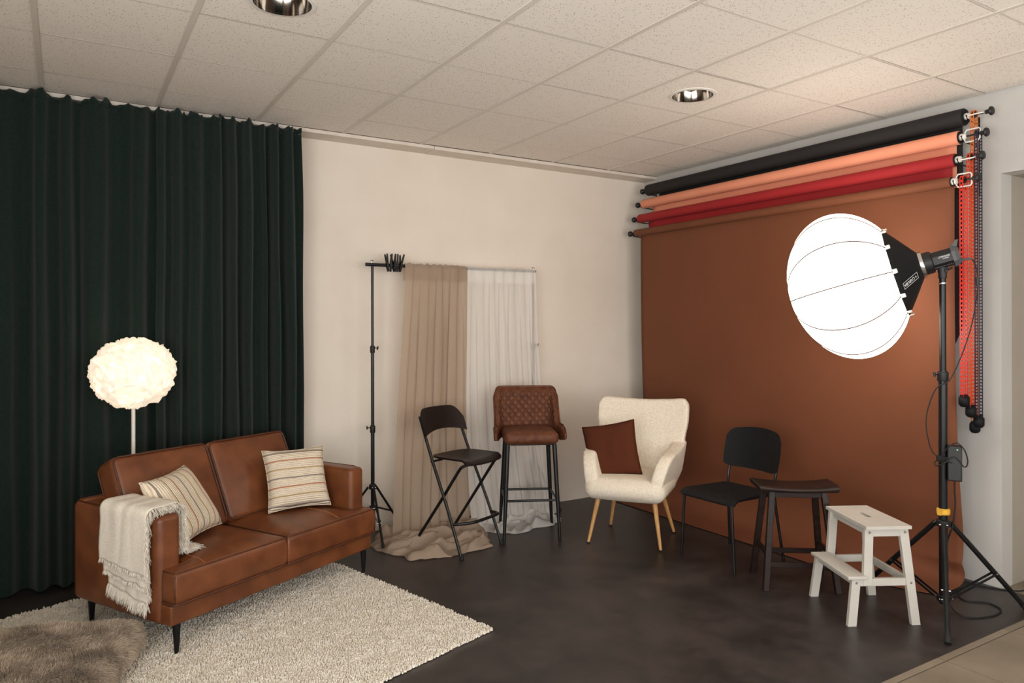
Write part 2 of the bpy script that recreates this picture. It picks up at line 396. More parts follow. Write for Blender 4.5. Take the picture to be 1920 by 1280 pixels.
WX0, WX1, WZ0, WZ1 = -5.0, -0.8, 0.45, 2.65
struct('wall_front', MB().box(XL, WX0, YF - 0.2, YF, -0.06, H + 0.1).box(WX1, 0.12, YF - 0.2, YF, -0.06, H + 0.1)
       .box(WX0, WX1, YF - 0.2, YF, -0.06, WZ0).box(WX0, WX1, YF - 0.2, YF, WZ1, H + 0.1), 'wall')
wn = MB()
for xx in (WX0 + 0.025, -3.6, -2.2, WX1 - 0.025): wn.box(xx - 0.025, xx + 0.025, YF - 0.13, YF - 0.07, WZ0, WZ1)
for zz in (WZ0 + 0.025, WZ1 - 0.025): wn.box(WX0, WX1, YF - 0.13, YF - 0.07, zz - 0.025, zz + 0.025)
win = struct('window_1', wn, 'white_plastic')
for a, b in ((WX0 + 0.05, -3.625), (-3.575, -2.225), (-2.175, WX1 - 0.05)):
    obj('window_pane', MB().box(a, b, YF - 0.103, YF - 0.097, WZ0 + 0.05, WZ1 - 0.05), 'glass', win)

wn = MB()
for yy in (LY0 + 0.025, -5.2, LY1 - 0.025): wn.box(XL - 0.13, XL - 0.07, yy - 0.025, yy + 0.025, 0.45, 2.65)
for zz in (0.475, 2.625): wn.box(XL - 0.13, XL - 0.07, LY0, LY1, zz - 0.025, zz + 0.025)
win2 = struct('window_2', wn, 'white_plastic')
for a, b in ((LY0 + 0.05, -5.225), (-5.175, LY1 - 0.05)): obj('window_pane', MB().box(XL - 0.103, XL - 0.097, a, b, 0.50, 2.60), 'glass', win2)

# white ledge profile along the top of the back wall, in two lengths
struct('trim_1', MB().box(XL, -2.235, -0.178, 0, 2.842, H), 'trim', bevel=0.003)
struct('trim_2', MB().box(-2.232, -0.001, -0.178, 0, 2.840, H - 0.001), 'trim', bevel=0.003)

# suspended ceiling: backing slab, tiles, grid bars
ce = struct('ceiling', MB().box(XL - 0.1, NX + 0.2, YF - 0.2, 0.12, H + 0.06, H + 0.12), 'ceiling')
X0, Y0, SX, SY = -5.2949, -0.5489, 0.5905, 0.6
xs = [XL] + [X0 + SX * i for i in range(9)] + [0.0]
ys = [-0.178] + [Y0 - SY * j for j in range(12) if Y0 - SY * j > YF] + [YF]
HOLE = 0.128
cache = {}
def ceil_tile(w, d, hole):
    key = (round(w, 3), round(d, 3), hole)
    if key in cache: return cache[key]
    b = MB(); e = 0.0075
    if not hole: b.box(-w / 2 + e, w / 2 - e, -d / 2 + e, d / 2 - e, 0, 0.016)
    else:
        n = 32; ring = []; sq = []
        for i in range(n):
            t = 2 * PI * (i + 0.5) / n; c, s = math.cos(t), math.sin(t); q = 1 / max(abs(c) / (w / 2 - e), abs(s) / (d / 2 - e))
            ring.append((HOLE * c, HOLE * s)); sq.append((q * c, q * s))
        for c_ in ((1, 1), (-1, 1), (-1, -1), (1, -1)):
            cc = (c_[0] * (w / 2 - e), c_[1] * (d / 2 - e)); i = min(range(n), key=lambda j: (sq[j][0] - cc[0]) ** 2 + (sq[j][1] - cc[1]) ** 2); sq[i] = cc
        b.add([(p[0], p[1], 0) for p in sq + ring] + [(p[0], p[1], 0.016) for p in ring],
              [(i, n + i, n + (i + 1) % n, (i + 1) % n) for i in range(n)] + [(n + i, 2 * n + i, 2 * n + (i + 1) % n, n + (i + 1) % n) for i in range(n)])
    me = b.mesh('ceiling_tile'); me.materials.append(M['ceiling']); cache[key] = me; return me
LIGHTS = []
rng = random.Random(3)
for i in range(len(xs) - 1):
    for j in range(len(ys) - 1):
        w, d = xs[i + 1] - xs[i], ys[j] - ys[j + 1]; cx, cy = (xs[i] + xs[i + 1]) / 2, (ys[j] + ys[j + 1]) / 2
        hole = (i, j) in ((3, 3), (7, 3))
        if hole: LIGHTS.append((cx, cy))
        o = obj('ceiling_tile', ceil_tile(w, d, hole), None, ce)
        o.location = (cx + rng.uniform(-0.003, 0.003), cy + rng.uniform(-0.0035, 0.0035), H + 0.0005)
for xx in xs[1:-1]: obj('grid_bar', MB().box(xx - 0.0125, xx + 0.0125, YF, -0.178, H - 0.004, H + 0.0), 'grid', ce)
for yy in ys[1:-1]:
    obj('grid_bar', MB().box(XL, 0, yy - 0.0065, yy + 0.0065, H - 0.0002, H + 0.0004), 'grid', ce)

# recessed downlights
for k, (cx, cy) in enumerate(LIGHTS):
    t = thing('recessed_downlight', ['round chrome recessed ceiling light above the sofa, cut by the top of the photo',
                                     'round chrome recessed ceiling light above the cream armchair'][k], 'ceiling light', (cx, cy, H), 0, 'recessed ceiling lights')
    obj('flange', MB().lathe([(0.118, -0.006), (0.136, -0.004), (0.138, 0.0), (0.118, 0.002)], 40, closed=True), 'white_plastic', t)
    obj('reflector', MB().lathe([(0.119, -0.005), (0.117, 0.012), (0.108, 0.05), (0.092, 0.085), (0.07, 0.105), (0.0, 0.106)], 40, closed=True), 'chrome', t, smooth=180)
    obj('lamp_holder', MB().lathe([(0.0, 0.058), (0.016, 0.06), (0.022, 0.075), (0.022, 0.104)], 16).lathe([(0.0, 0.045), (0.010, 0.046), (0.012, 0.06)], 10, (0.05, 0.02, 0.01)), 'white_plastic', t)

# ================================================================== DARK GREEN CURTAIN
def curtain(label, x0, x1, seed, nfold, spread, ledge):
    rnd = random.Random(seed); W = x1 - x0
    # irregular fold centres
    cs = [0.0]
    for i in range(nfold): cs.append(cs[-1] + rnd.uniform(0.55, 1.45))
    cs = [c / cs[-1] for c in cs]; amps = [rnd.uniform(0.6, 1.15) for _ in cs]
    def ph(u):
        for i in range(nfold):
            if u <= cs[i + 1] or i == nfold - 1:
                t = (u - cs[i]) / (cs[i + 1] - cs[i]); return i + t, lerp(amps[i], amps[i + 1], t)
    def fold(u, v):
        p, a = ph(u); s = math.sin(2 * PI * p + 0.5 * nz(u * 9, v * 1.2, seed))
        s = math.copysign(abs(s) ** 0.75, s)
        return a * s * lerp(0.040, 0.056, min(1, (1 - v) * 2.2)) + 0.016 * nz(u * 22, v * 2.5, seed + 3)
    ztop = 2.80
    def body(u, v):
        z = lerp(0.012, ztop, v); xx = x0 + W * u + spread * (1 - v) * u
        xx += 0.012 * nz(u * 12, v * 3, seed + 9)
        return V((xx, min(-0.02, (-0.245 if seed == 3 else -0.262) - fold(u, v) + 0.10 * (1 - v) ** 2.2), z))
    def head(u, v):
        b = body(u, 1.0); q = 0.5 + 0.5 * nz(u * 38, 0.3, seed + 20) ; e = 0.5 + 0.5 * nz(u * 14, 2.7, seed + 5)
        z = ztop + v * (0.004 + 0.062 * q * q + 0.03 * e) + 0.006 * nz(u * 60, v * 3, seed)
        y = b.y - 0.012 * math.sin(v * PI) - v * 0.018 * nz(u * 55, v, seed + 30)
        return V((b.x + 0.01 * v * nz(u * 70, v, seed), min(y, -0.19), z))
    t = thing('curtain', label, 'curtain', (0, 0, 0), 0, 'dark green curtains')
    obj('fabric', MB().grid(body, int(W * 190), 36), 'curtain', t, smooth=180)
    obj('gathered_header', MB().grid(head, int(W * 190), 6), 'curtain', t, smooth=180)
    return t
curtain('dark green floor-length curtain at the left edge, behind the glowing floor lamp', XL + 0.06, -4.105, 3, 9, 0.0, 0)
curtain('dark green floor-length curtain beside the bare wall, right of the glowing lamp', -4.125, -3.252, 11, 9, 0.045, 0)

# ================================================================== RUG
RUG = [(-2.775, -1.985), (-2.995, -1.086), (-3.20, -0.34), (-4.546, -0.439), (-4.88, -0.562), (-5.35, -0.735), (-5.62, -2.87), (-3.46, -2.205)]
def inside(px, py, poly):
    c = False; j = len(poly) - 1
    for i in range(len(poly)):
        a, b = poly[i], poly[j]
        if (a[1] > py) != (b[1] > py) and px < (b[0] - a[0]) * (py - a[1]) / (b[1] - a[1]) + a[0]: c = not c
        j = i
    return c
t = thing('shaggy_rug', 'cream shaggy rug on the dark floor under the leather sofa', 'rug', (-4.0, -1.4, 0))
def rel(p): return (p[0] + 4.0, p[1] + 1.4)
obj('rug_backing', MB().prism([rel((lerp(p[0], -4.1, 0.012), lerp(p[1], -1.4, 0.012))) for p in reversed(RUG)], 0.0005, 0.007), 'rug', t, smooth=0)
def pile():
    rnd = random.Random(5); vs = []; fs = []; n = 0; want = 76000
    while n < want:
        px, py = rnd.uniform(-5.62, -2.76), rnd.uniform(-2.9, -0.33)
        if not inside(px, py, RUG): continue
        d2 = (px - CAM.x) ** 2 + (py - CAM.y) ** 2
        if px < -5.1 and rnd.random() < 0.8: continue
        n += 1
        h = 0.017 + 0.006 * nz(px * 14, py * 14) + rnd.uniform(-0.003, 0.003); r = rnd.uniform(0.0050, 0.0075)
        a = rnd.uniform(0, 2 * PI); l = rnd.uniform(0, 0.006); b = rnd.uniform(0, 2 * PI); k = len(vs); ox, oy = px + 4.0, py + 1.4
        for q in range(3):
            tt = a + q * 2.0944; vs.append((ox + r * math.cos(tt), oy + r * math.sin(tt), 0.004))
        for q in range(3):
            tt = a + 0.6 + q * 2.0944; vs.append((ox + l * math.cos(b) + r * 0.62 * math.cos(tt), oy + l * math.sin(b) + r * 0.62 * math.sin(tt), h + rnd.uniform(-0.002, 0.002)))
        for q in range(3):
            q1 = (q + 1) % 3; fs.append((k + q, k + q1, k + 3 + q1, k + 3 + q))
        fs.append((k + 3, k + 4, k + 5))
    return vs, fs
m_ = MB(); m_.v, m_.f = pile()
tag(obj('pile', m_, 'rug', t, smooth=180), kind='stuff')

# ================================================================== FUR FLOOR CUSHION
FO, FA = V((-4.275, -1.345)), -21
t = thing('fur_floor_cushion', 'grey-brown fluffy fur floor cushion on the rug in front of the sofa', 'floor cushion', (FO.x, FO.y, 0.018), FA)
def cush(u, v):   # closed soft slab, corner at local (0,0), running to -x and -y
    return None
FW, FD, FT = 0.95, 0.9, 0.15
base = MB().rbox((-FW / 2, -FD / 2, FT / 2), (FW, FD, FT), 0.062, 12, (0.0, 0.0, 0.02))
base.v = [(x + 0.012 * nz(x * 3, y * 3, 1), y + 0.012 * nz(x * 3, y * 3, 7), (z + (0.012 * nz(x * 7, y * 7, 4) if z > 0.05 else 0))) for x, y, z in base.v]
body = obj('cushion_body', base, 'fur_base', t, smooth=180)
def fur():
    rnd = random.Random(8); me = body.data; vs = []; fs = []
    me.calc_loop_triangles(); tris = [tr for tr in me.loop_triangles if me.vertices[tr.vertices[0]].co.z > 0.02 or tr.normal.z > -0.5]
    cum = []; tot = 0
    for tr in tris: tot += tr.area; cum.append(tot)
    import bisect
    for _ in range(95000):
        tr = tris[bisect.bisect(cum, rnd.uniform(0, tot)) if True else 0] if True else None
        a, b, c = [me.vertices[i] for i in tr.vertices]; r1, r2 = rnd.random(), rnd.random()
        if r1 + r2 > 1: r1, r2 = 1 - r1, 1 - r2
        p = a.co + (b.co - a.co) * r1 + (c.co - a.co) * r2; n = (a.normal + (b.normal - a.normal) * r1 + (c.normal - a.normal) * r2).normalized()
        if n.z < -0.3: continue
        # clumped flow direction
        g = V((0.8 * nz(p.x * 6, p.y * 6, 2) + 0.25, 0.8 * nz(p.x * 6, p.y * 6, 12) - 0.25, -0.25 + 0.3 * nz(p.x * 17, p.y * 17, 5)))
        d = (n * 0.9 + g * 0.9 + V((rnd.uniform(-1, 1), rnd.uniform(-1, 1), rnd.uniform(-1, 1))) * 0.22).normalized()
        l = rnd.uniform(0.013, 0.027); w = rnd.uniform(0.0009, 0.0017)
        s = d.cross(V((rnd.uniform(-1, 1), rnd.uniform(-1, 1), rnd.uniform(-1, 1)))).normalized() * w
        q = p + d * l * 0.55; e = p + d * l + V((g.x, g.y, -0.35)) * l * 0.35
        if e.z < 0.0: e.z = 0.001
        if q.z < 0.0: q.z = 0.001
        k = len(vs); vs += [tuple(p - s), tuple(p + s), tuple(q - s * 0.8), tuple(q + s * 0.8), tuple(e)]
        fs += [(k, k + 1, k + 3, k + 2), (k + 2, k + 3, k + 4)]
    mb = MB(); mb.v, mb.f = vs, fs; return mb
tag(obj('fur', fur(), 'fur', t, smooth=180), kind='stuff')

# ================================================================== SOFA
SO, SA = (-4.156, -1.457), 28.4
t = sofa = thing('sofa', 'two-seat tan leather sofa with black tapered legs on the cream rug', 'sofa', (SO[0], SO[1], 0), SA)
obj('base', MB().rbox((0.63, 0.33, 0.2025), (1.36, 0.72, 0.095), 0.012, 6), 'leather', t, smooth=180)
def piping(pts, r=0.0036, closed=False, parent=None, m='leather_dark'):
    return obj('piping', MB().tube(pts, r, 6, closed=closed), m, parent, smooth=180)
for s_, xc in ((0, -0.005), (1, 1.262)):
    a_ = obj('arm', MB().rbox((xc, 0.385, 0.40), (0.118, 0.69, 0.492), 0.026, 7, (0.006, 0.004, 0.006)), 'leather', t, smooth=180)
    xo = xc + (-0.052 if s_ == 0 else 0.052)
    piping([(xo, 0.07, 0.636), (xo, 0.12, 0.645), (xo, 0.70, 0.645), (xo, 0.722, 0.62), (xo, 0.725, 0.17)], parent=a_)
obj('backrest', MB().rbox((0.628, 0.68, 0.405), (1.38, 0.08, 0.5), 0.025, 7), 'leather', t, smooth=180)
def seat_cushion(poly, seam):
    # slab with rounded plan corners, crowned top
    zb, zt = 0.252, 0.405
    b = MB(); cx = sum(p[0] for p in poly) / len(poly); cy = sum(p[1] for p in poly) / len(poly)
    rings = [(0.012, zb), (0.003, zb + 0.008), (0.0, zb + 0.03), (-0.004, (zb + zt) / 2), (0.0, zt - 0.03), (0.004, zt - 0.012), (0.016, zt)]
    # inset by scaling toward the medial line
    def inset(p, d):
        x, y = p; return (x + (d if x < cx else -d), y + (d if y < cy else -d))
    n = len(poly); vs = []; fs = []
    for d, z in rings: vs += [inset(p, d) + (z,) for p in poly]
    for i in range(len(rings) - 1):
        for j in range(n): fs.append((i * n + j, i * n + (j + 1) % n, (i + 1) * n + (j + 1) % n, (i + 1) * n + j))
    fs.append(tuple(reversed(range(n))))
    b.add(vs, fs)
    # crowned lid: rings shrinking towards a point that sees every corner, height from the distance to the rim
    def crown(x, y):
        d = 9
        for j in range(n):
            a, e = V(poly[j]), V(poly[(j + 1) % n]); ab = e - a; q = V((x, y)); k = max(0, min(1, (q - a).dot(ab) / ab.length_squared)); d = min(d, (q - a - ab * k).length)
        d = max(0, d - 0.016) / 0.16; return 0.026 * (1 - max(0, 1 - d) ** 2)
    last = (len(rings) - 1) * n
    ccx, ccy = (0.33, -0.005) if cx < 0.6 else (0.91, -0.005)
    prev = [last + j for j in range(n)]
    for k in range(1, 15):
        tt = k / 14; cur = []
        for j, p in enumerate(poly):
            q = inset(p, 0.016); x, y = lerp(q[0], ccx, tt), lerp(q[1], ccy, tt)
            b.v.append((x, y, zt + crown(x, y))); cur.append(len(b.v) - 1)
        for j in range(n): b.f.append((prev[j], prev[(j + 1) % n], cur[(j + 1) % n], cur[j]))
        prev = cur
    c = obj('seat_cushion', b, 'leather', t, smooth=180)
    piping([inset(p, 0.007) + (zt - 0.006,) for p in poly], closed=True, parent=c)
    piping([inset(p, 0.0) + (zb + 0.006,) for p in poly], r=0.006, closed=True, parent=c)
    cxn = -0.0485 if cx < 0.6 else 1.3065
    piping([(cxn, -0.0575, zb + 0.01), (cxn + (-0.003 if cx < 0.6 else 0.003), -0.0605, (zb + zt) / 2), (cxn, -0.0575, zt - 0.014)], r=0.0035, parent=c)
    obj('stitch_line', MB().tube([(seam[0] + 0.006 * math.sin(yy * 9), yy, zt + crown(seam[0], yy) + 0.0008) for yy in (-0.04, -0.02, 0.0, 0.03, 0.06, 0.1, 0.14, 0.18, 0.22)], 0.0016, 5), 'thread', c)
    return c
def fine(poly, step=0.05):
    out = []
    for i in range(len(poly)):
        a, b = V(poly[i]), V(poly[(i + 1) % len(poly)]); k = max(1, int((b - a).length / step))
        for j in range(k): q = a.lerp(b, j / k); out.append((q.x, q.y))
    return out
def round_poly(poly, r):
    out = []; n = len(poly)
    for i in range(n):
        p, a, b = V(poly[i]), V(poly[i - 1]), V(poly[(i + 1) % n])
        d1 = (a - p).normalized(); d2 = (b - p).normalized()
        for k in range(5):
            tt = k / 4; q = p + d1 * r * (1 - tt) ** 2 + d2 * r * tt ** 2; out.append((q.x, q.y))
    return out
seat_cushion(fine(round_poly([(-0.05, -0.06), (0.612, -0.06), (0.612, 0.60), (0.058, 0.60), (0.058, 0.036), (-0.05, 0.036)], 0.013)), (0.12, 0))
seat_cushion(fine(round_poly([(0.617, -0.06), (1.308, -0.06), (1.308, 0.036), (1.20, 0.036), (1.20, 0.60), (0.617, 0.60)], 0.013)), (1.02, 0))
for x0, x1, sx in ((0.052, 0.612, 0.30), (0.618, 1.178, 0.98)):
    w, h, th = x1 - x0, 0.475, 0.155
    mt = Matrix.Translation(((x0 + x1) / 2, 0.398, 0.425)) @ Matrix.Rotation(R(-25), 4, 'X') @ Matrix.Translation((0, th / 2, h / 2))
    c = obj('back_cushion', MB().rbox((0, 0, 0), (w, th, h), 0.03, 10, (0.006, 0.028, 0.012), mt), 'leather', t, smooth=180)
    for yy in (-th / 2 + 0.004, th / 2 - 0.004):
        piping([mt @ V((p[0], yy, p[1])) for p in rrect(w - 0.012, h - 0.012, 0.035, 4)], r=0.0055, closed=True, parent=c)
    sxl = sx - (x0 + x1) / 2
    obj('stitch_line', MB().tube([mt @ V((sxl + 0.05 * q, -th / 2 - 0.0265 * (1 - (2 * (q - 0.02)) ** 2) ** 1.0 * (1 - (sxl / w * 2) ** 2) - 0.001 + (0.004 if abs(q) > .44 else 0), -q * (h - 0.02))) for q in [(-0.48 + 0.96 * i / 14) for i in range(15)]], 0.0016, 5), 'thread', c)
for lx, ly in ((0.0, 0.0), (1.268, 0.0), (0.0, 0.68), (1.268, 0.68)):
    obj('leg', MB().tube([(lx, ly, 0.012), (lx, ly, 0.05), (lx, ly, 0.157)], [0.0095, 0.0125, 0.0195], 14), 'black_metal', t)

# ---- cushions
def rm(yaw, tilt, roll):
    c, s = math.cos, math.sin
    rr = Matrix(((c(roll), 0, -s(roll)), (0, 1, 0), (s(roll), 0, c(roll))))
    rtl = Matrix(((1, 0, 0), (0, c(tilt), s(tilt)), (0, -s(tilt), c(tilt))))
    ry = Matrix(((c(yaw), -s(yaw), 0), (s(yaw), c(yaw), 0), (0, 0, 1)))
    return (ry @ rtl @ rr).to_4x4()
def world_of(o, a): return Matrix.Translation((o[0], o[1], 0)) @ Matrix.Rotation(R(a), 4, 'Z')
def pillow(name, label, cat, fr, pose, size, thick, m, group=None, seed=0, pinch=0.085):
    mtx = fr @ Matrix.Translation(pose[:3]) @ rm(*[R(q) for q in pose[3:]])
    b = MB(); N = 26; h = size / 2
    def sh(u, v, sg):
        a, c = 2 * u - 1, 2 * v - 1
        px = h * a * (1 - pinch * (1 - c * c) * abs(a)); pz = h * c * (1 - pinch * (1 - a * a) * abs(c))
        th = thick / 2 * ((1 - a ** 4) * (1 - c ** 4)) ** 0.55
        wr = 0.006 * nz(a * 3, c * 3, seed) * (1 - a * a) * (1 - c * c)
        return V((px, sg * (th + 0.0015) + wr, pz))
    b.grid(lambda u, v: sh(u, v, -1), N, N); b.grid(lambda u, v: sh(u, v, 1), N, N, flip=True)
    bot = min((mtx @ V(q)).z for q in b.v)
    e = thing(name, label, cat, mtx.translation, 0, group); e.matrix_world = mtx
    o = obj('cover', b, m, e, smooth=180)
    bm = bmesh.new(); bm.from_mesh(o.data); bmesh.ops.remove_doubles(bm, verts=bm.verts, dist=0.0035); bm.to_mesh(o.data); bm.free()
    ring = [sh(i / N, 0, 0) for i in range(N)] + [sh(1, i / N, 0) for i in range(N)] + [sh(1 - i / N, 1, 0) for i in range(N)] + [sh(0, 1 - i / N, 0) for i in range(N)]
    obj('edge_seam', MB().tube(ring, 0.003, 6, closed=True), m, e, smooth=180)
    return e
SF = world_of(SO, SA)
pillow('striped_cushion', 'cream cushion with level rust and grey stripes in the sofa corner by the right arm', 'cushion', SF, (1.0, 0.285, 0.608, -26.6, 24, 0), 0.37, 0.13, 'stripe_h', 'striped cushions on the sofa', 2)
pillow('striped_cushion', 'cream cushion with upright stripes leaning behind the fringed throw on the sofa', 'cushion', SF, (0.262, 0.325, 0.605, 20, 34, 3), 0.375, 0.14, 'stripe_v', 'striped cushions on the sofa', 5)

# ---- fringed throw over the left arm
t = thing('throw_blanket', 'ivory woven throw with long fringe draped over the sofa arm', 'blanket', (0, 0, 0)); t.matrix_world = SF
def drape(off, ya0, ya1, zout, zin, seed, skew=0.0, flare=0.0):
    """strip over the arm: s runs from the outside hem over the top to the inside hem; u along the arm"""
    xo, xi, zt, r = -0.066 - off, 0.060 + off, 0.652 + off, 0.03
    path = []
    def at(s, u):
        zo = zout + skew * (u - 0.5) + 0.012 * nz(u * 5, seed); L1 = zt - r - zo; La = r * PI / 2; L2 = xi - xo - 2 * r; L3 = max(0.02, zt - r - zin)
        tot = L1 + 2 * La + L2 + L3; d = s * tot
        if d < L1: p = (xo, zo + d); n = (-1, 0)
        elif d < L1 + La: a = (d - L1) / r; p = (xo + r - r * math.cos(a), zt - r + r * math.sin(a)); n = (-math.cos(a), math.sin(a))
        elif d < L1 + La + L2: p = (xo + r + d - L1 - La, zt); n = (0, 1)
        elif d < L1 + 2 * La + L2: a = (d - L1 - La - L2) / r; p = (xi - r + r * math.sin(a), zt - r + r * math.cos(a)); n = (math.sin(a), math.cos(a))
        else: p = (xi, zt - r - (d - L1 - 2 * La - L2)); n = (1, 0)
        y = lerp(ya0, ya1, u) + 0.012 * nz(s * 5, u * 2, seed) + flare * (1 - s) * (u - 0.5)
        k = 0.004 + 0.007 * (0.5 + 0.5 * nz(u * 4.5, s * 3.5, seed + 4)) + 0.004 * abs(math.sin(u * 11 + 2 * nz(u * 3, s * 2, seed)))
        return V((p[0] + n[0] * k, y, p[1] + n[1] * k)), V((n[0], 0, n[1]))
    return at
frs = MB(); rnd = random.Random(21)
def strand(p, d, l, g=(0, 0, -1), out=(0, 0, 0)):
    d = (V(d) + V((rnd.uniform(-1, 1), rnd.uniform(-1, 1), rnd.uniform(-1, 1))) * 0.35).normalized(); pts = [V(p)]; q = V(p)
    for k in range(4):
        d = (d + V(g) * 0.55 + V(out) * 0.1 + V((rnd.uniform(-1, 1), rnd.uniform(-1, 1), 0)) * 0.28).normalized(); q = q + d * l / 4; pts.append(q.copy())
    frs.tube(pts, [0.0015, 0.0016, 0.0015, 0.0013, 0.0008], 3)
layers = [(0.001, 0.105, 0.40, 0.265, 0.455, 1, -0.055, 0.0), (0.013, 0.095, 0.41, 0.335, 0.46, 2, -0.035, 0.02), (0.025, 0.085, 0.425, 0.395, 0.463, 3, -0.03, 0.03)]
for off, a0, a1, zo, zi, sd, sk, fl_ in layers:
    at = drape(off, a0, a1, zo, zi, sd, -sk, fl_)
    obj('fold', MB().grid(lambda u, v: at(v, u)[0], 34, 60), 'throw', t, smooth=180, solid=0.004)
    hem = 420 if sd == 1 else 170; ll = 0.055 if sd == 1 else 0.020
    for k in range(hem):
        u = rnd.random(); p, n = at(0.0, u); strand(p + n * 0.002, (n.x * 0.3, 0, -1), rnd.uniform(0.7, 1.15) * ll, out=n)
    for k in range(430):
        s_ = rnd.random(); p, n = at(s_, 0.0); strand(p, (n.x * 0.5, -1, n.z * 0.5), rnd.uniform(0.6, 1.1) * 0.045)
# the inner end runs out onto the seat
def tail(u, v):
    x = lerp(0.075, 0.20, v); y = lerp(0.09, 0.24, u) + 0.03 * v - 0.02 * v * u
    return V((x, y, 0.428 + 0.03 * (1 - v) ** 3 + 0.012 * (0.5 + 0.5 * nz(u * 4, v * 4, 6))))
obj('fold', MB().grid(tail, 16, 14), 'throw', t, smooth=180, solid=0.004)
for k in range(220):
    if k % 2: strand(tail(rnd.random(), 1.0), (1, -0.2, 0.1), rnd.uniform(0.02, 0.045), (0, 0, -0.25))
    else: strand(tail(0.0, rnd.random()), (0.3, -1, 0.1), rnd.uniform(0.025, 0.05), (0, 0, -0.25))
frs.v = [(x, y, max(z, 0.432) if (x > 0.065 and y > 0.03) else z) for x, y, z in frs.v]
tag(obj('fringe', frs, 'throw', t, smooth=180), kind='stuff')

# ================================================================== FLOOR LAMP
LP = V((-4.262, -0.45)); LZ, LR, LRZ = 1.255, 0.214, 0.187
t = thing('floor_lamp', 'white floor lamp with a glowing ruffled globe shade behind the sofa', 'floor lamp', (LP.x, LP.y, 0))
obj('base', MB().lathe([(0.0, 0.0), (0.12, 0.0), (0.125, 0.006), (0.122, 0.014), (0.02, 0.02), (0.013, 0.03)], 32), 'white_plastic', t)
obj('pole', MB().lathe([(0.0105, 0.01), (0.0105, LZ - 0.02), (0.02, LZ - 0.02), (0.02, LZ + 0.05), (0.0, LZ + 0.05)], 16), 'white_plastic', t)
def petal_shade():
    b = MB(); rnd = random.Random(4); N = 210; ga = PI * (3 - 5 ** 0.5)
    for i in range(N):
        z = 1 - 2 * (i + 0.5) / N
        if z < -0.985: continue
        rr = math.sqrt(1 - z * z); a = i * ga
        n = V((rr * math.cos(a), rr * math.sin(a), z)); x, y, _ = frame_from(n)
        rot = rnd.uniform(0, 2 * PI); ex = x * math.cos(rot) + y * math.sin(rot); ey = -x * math.sin(rot) + y * math.cos(rot)
        s = rnd.uniform(0.062, 0.090); sd = rnd.uniform(0, 90)
        c = V((n.x * LR * 0.86, n.y * LR * 0.86, n.z * LRZ * 0.86))
        def pt(u, v):
            q, w = 2 * u - 1, v
            lift = w * w * 0.016 - 0.016 * q * q + 0.010 * math.sin(q * 5 + sd) * w + 0.008 * nz(q * 3, w * 3, sd)
            p = c + ex * q * s * (0.62 + 0.45 * math.sin(PI * (0.15 + 0.6 * w))) + ey * (w - 0.4 - 0.12 * q * q * w) * s * 1.35 + n * (lift + 0.012)
            return p + V((0, 0, LZ))
        b.grid(pt, 9, 6)
    return b
bulb = obj('inner_globe', MB().lathe([(LR * 0.80 * math.sin(PI * i / 16), LZ - LRZ * 0.80 * math.cos(PI * i / 16)) for i in range(17)], 28), 'petal', t, smooth=180)
tag(obj('ruffled_shade', petal_shade(), 'petal', t, smooth=180), kind='stuff')
pl = bpy.data.lights.new('lamp_bulb', 'POINT'); pl.energy = 170; pl.color = (1, 0.82, 0.60); pl.shadow_soft_size = 0.08
plo = bpy.data.objects.new('lamp_bulb', pl); COL.objects.link(plo); plo.parent = t; plo.location = (0, 0, LZ + 0.02)

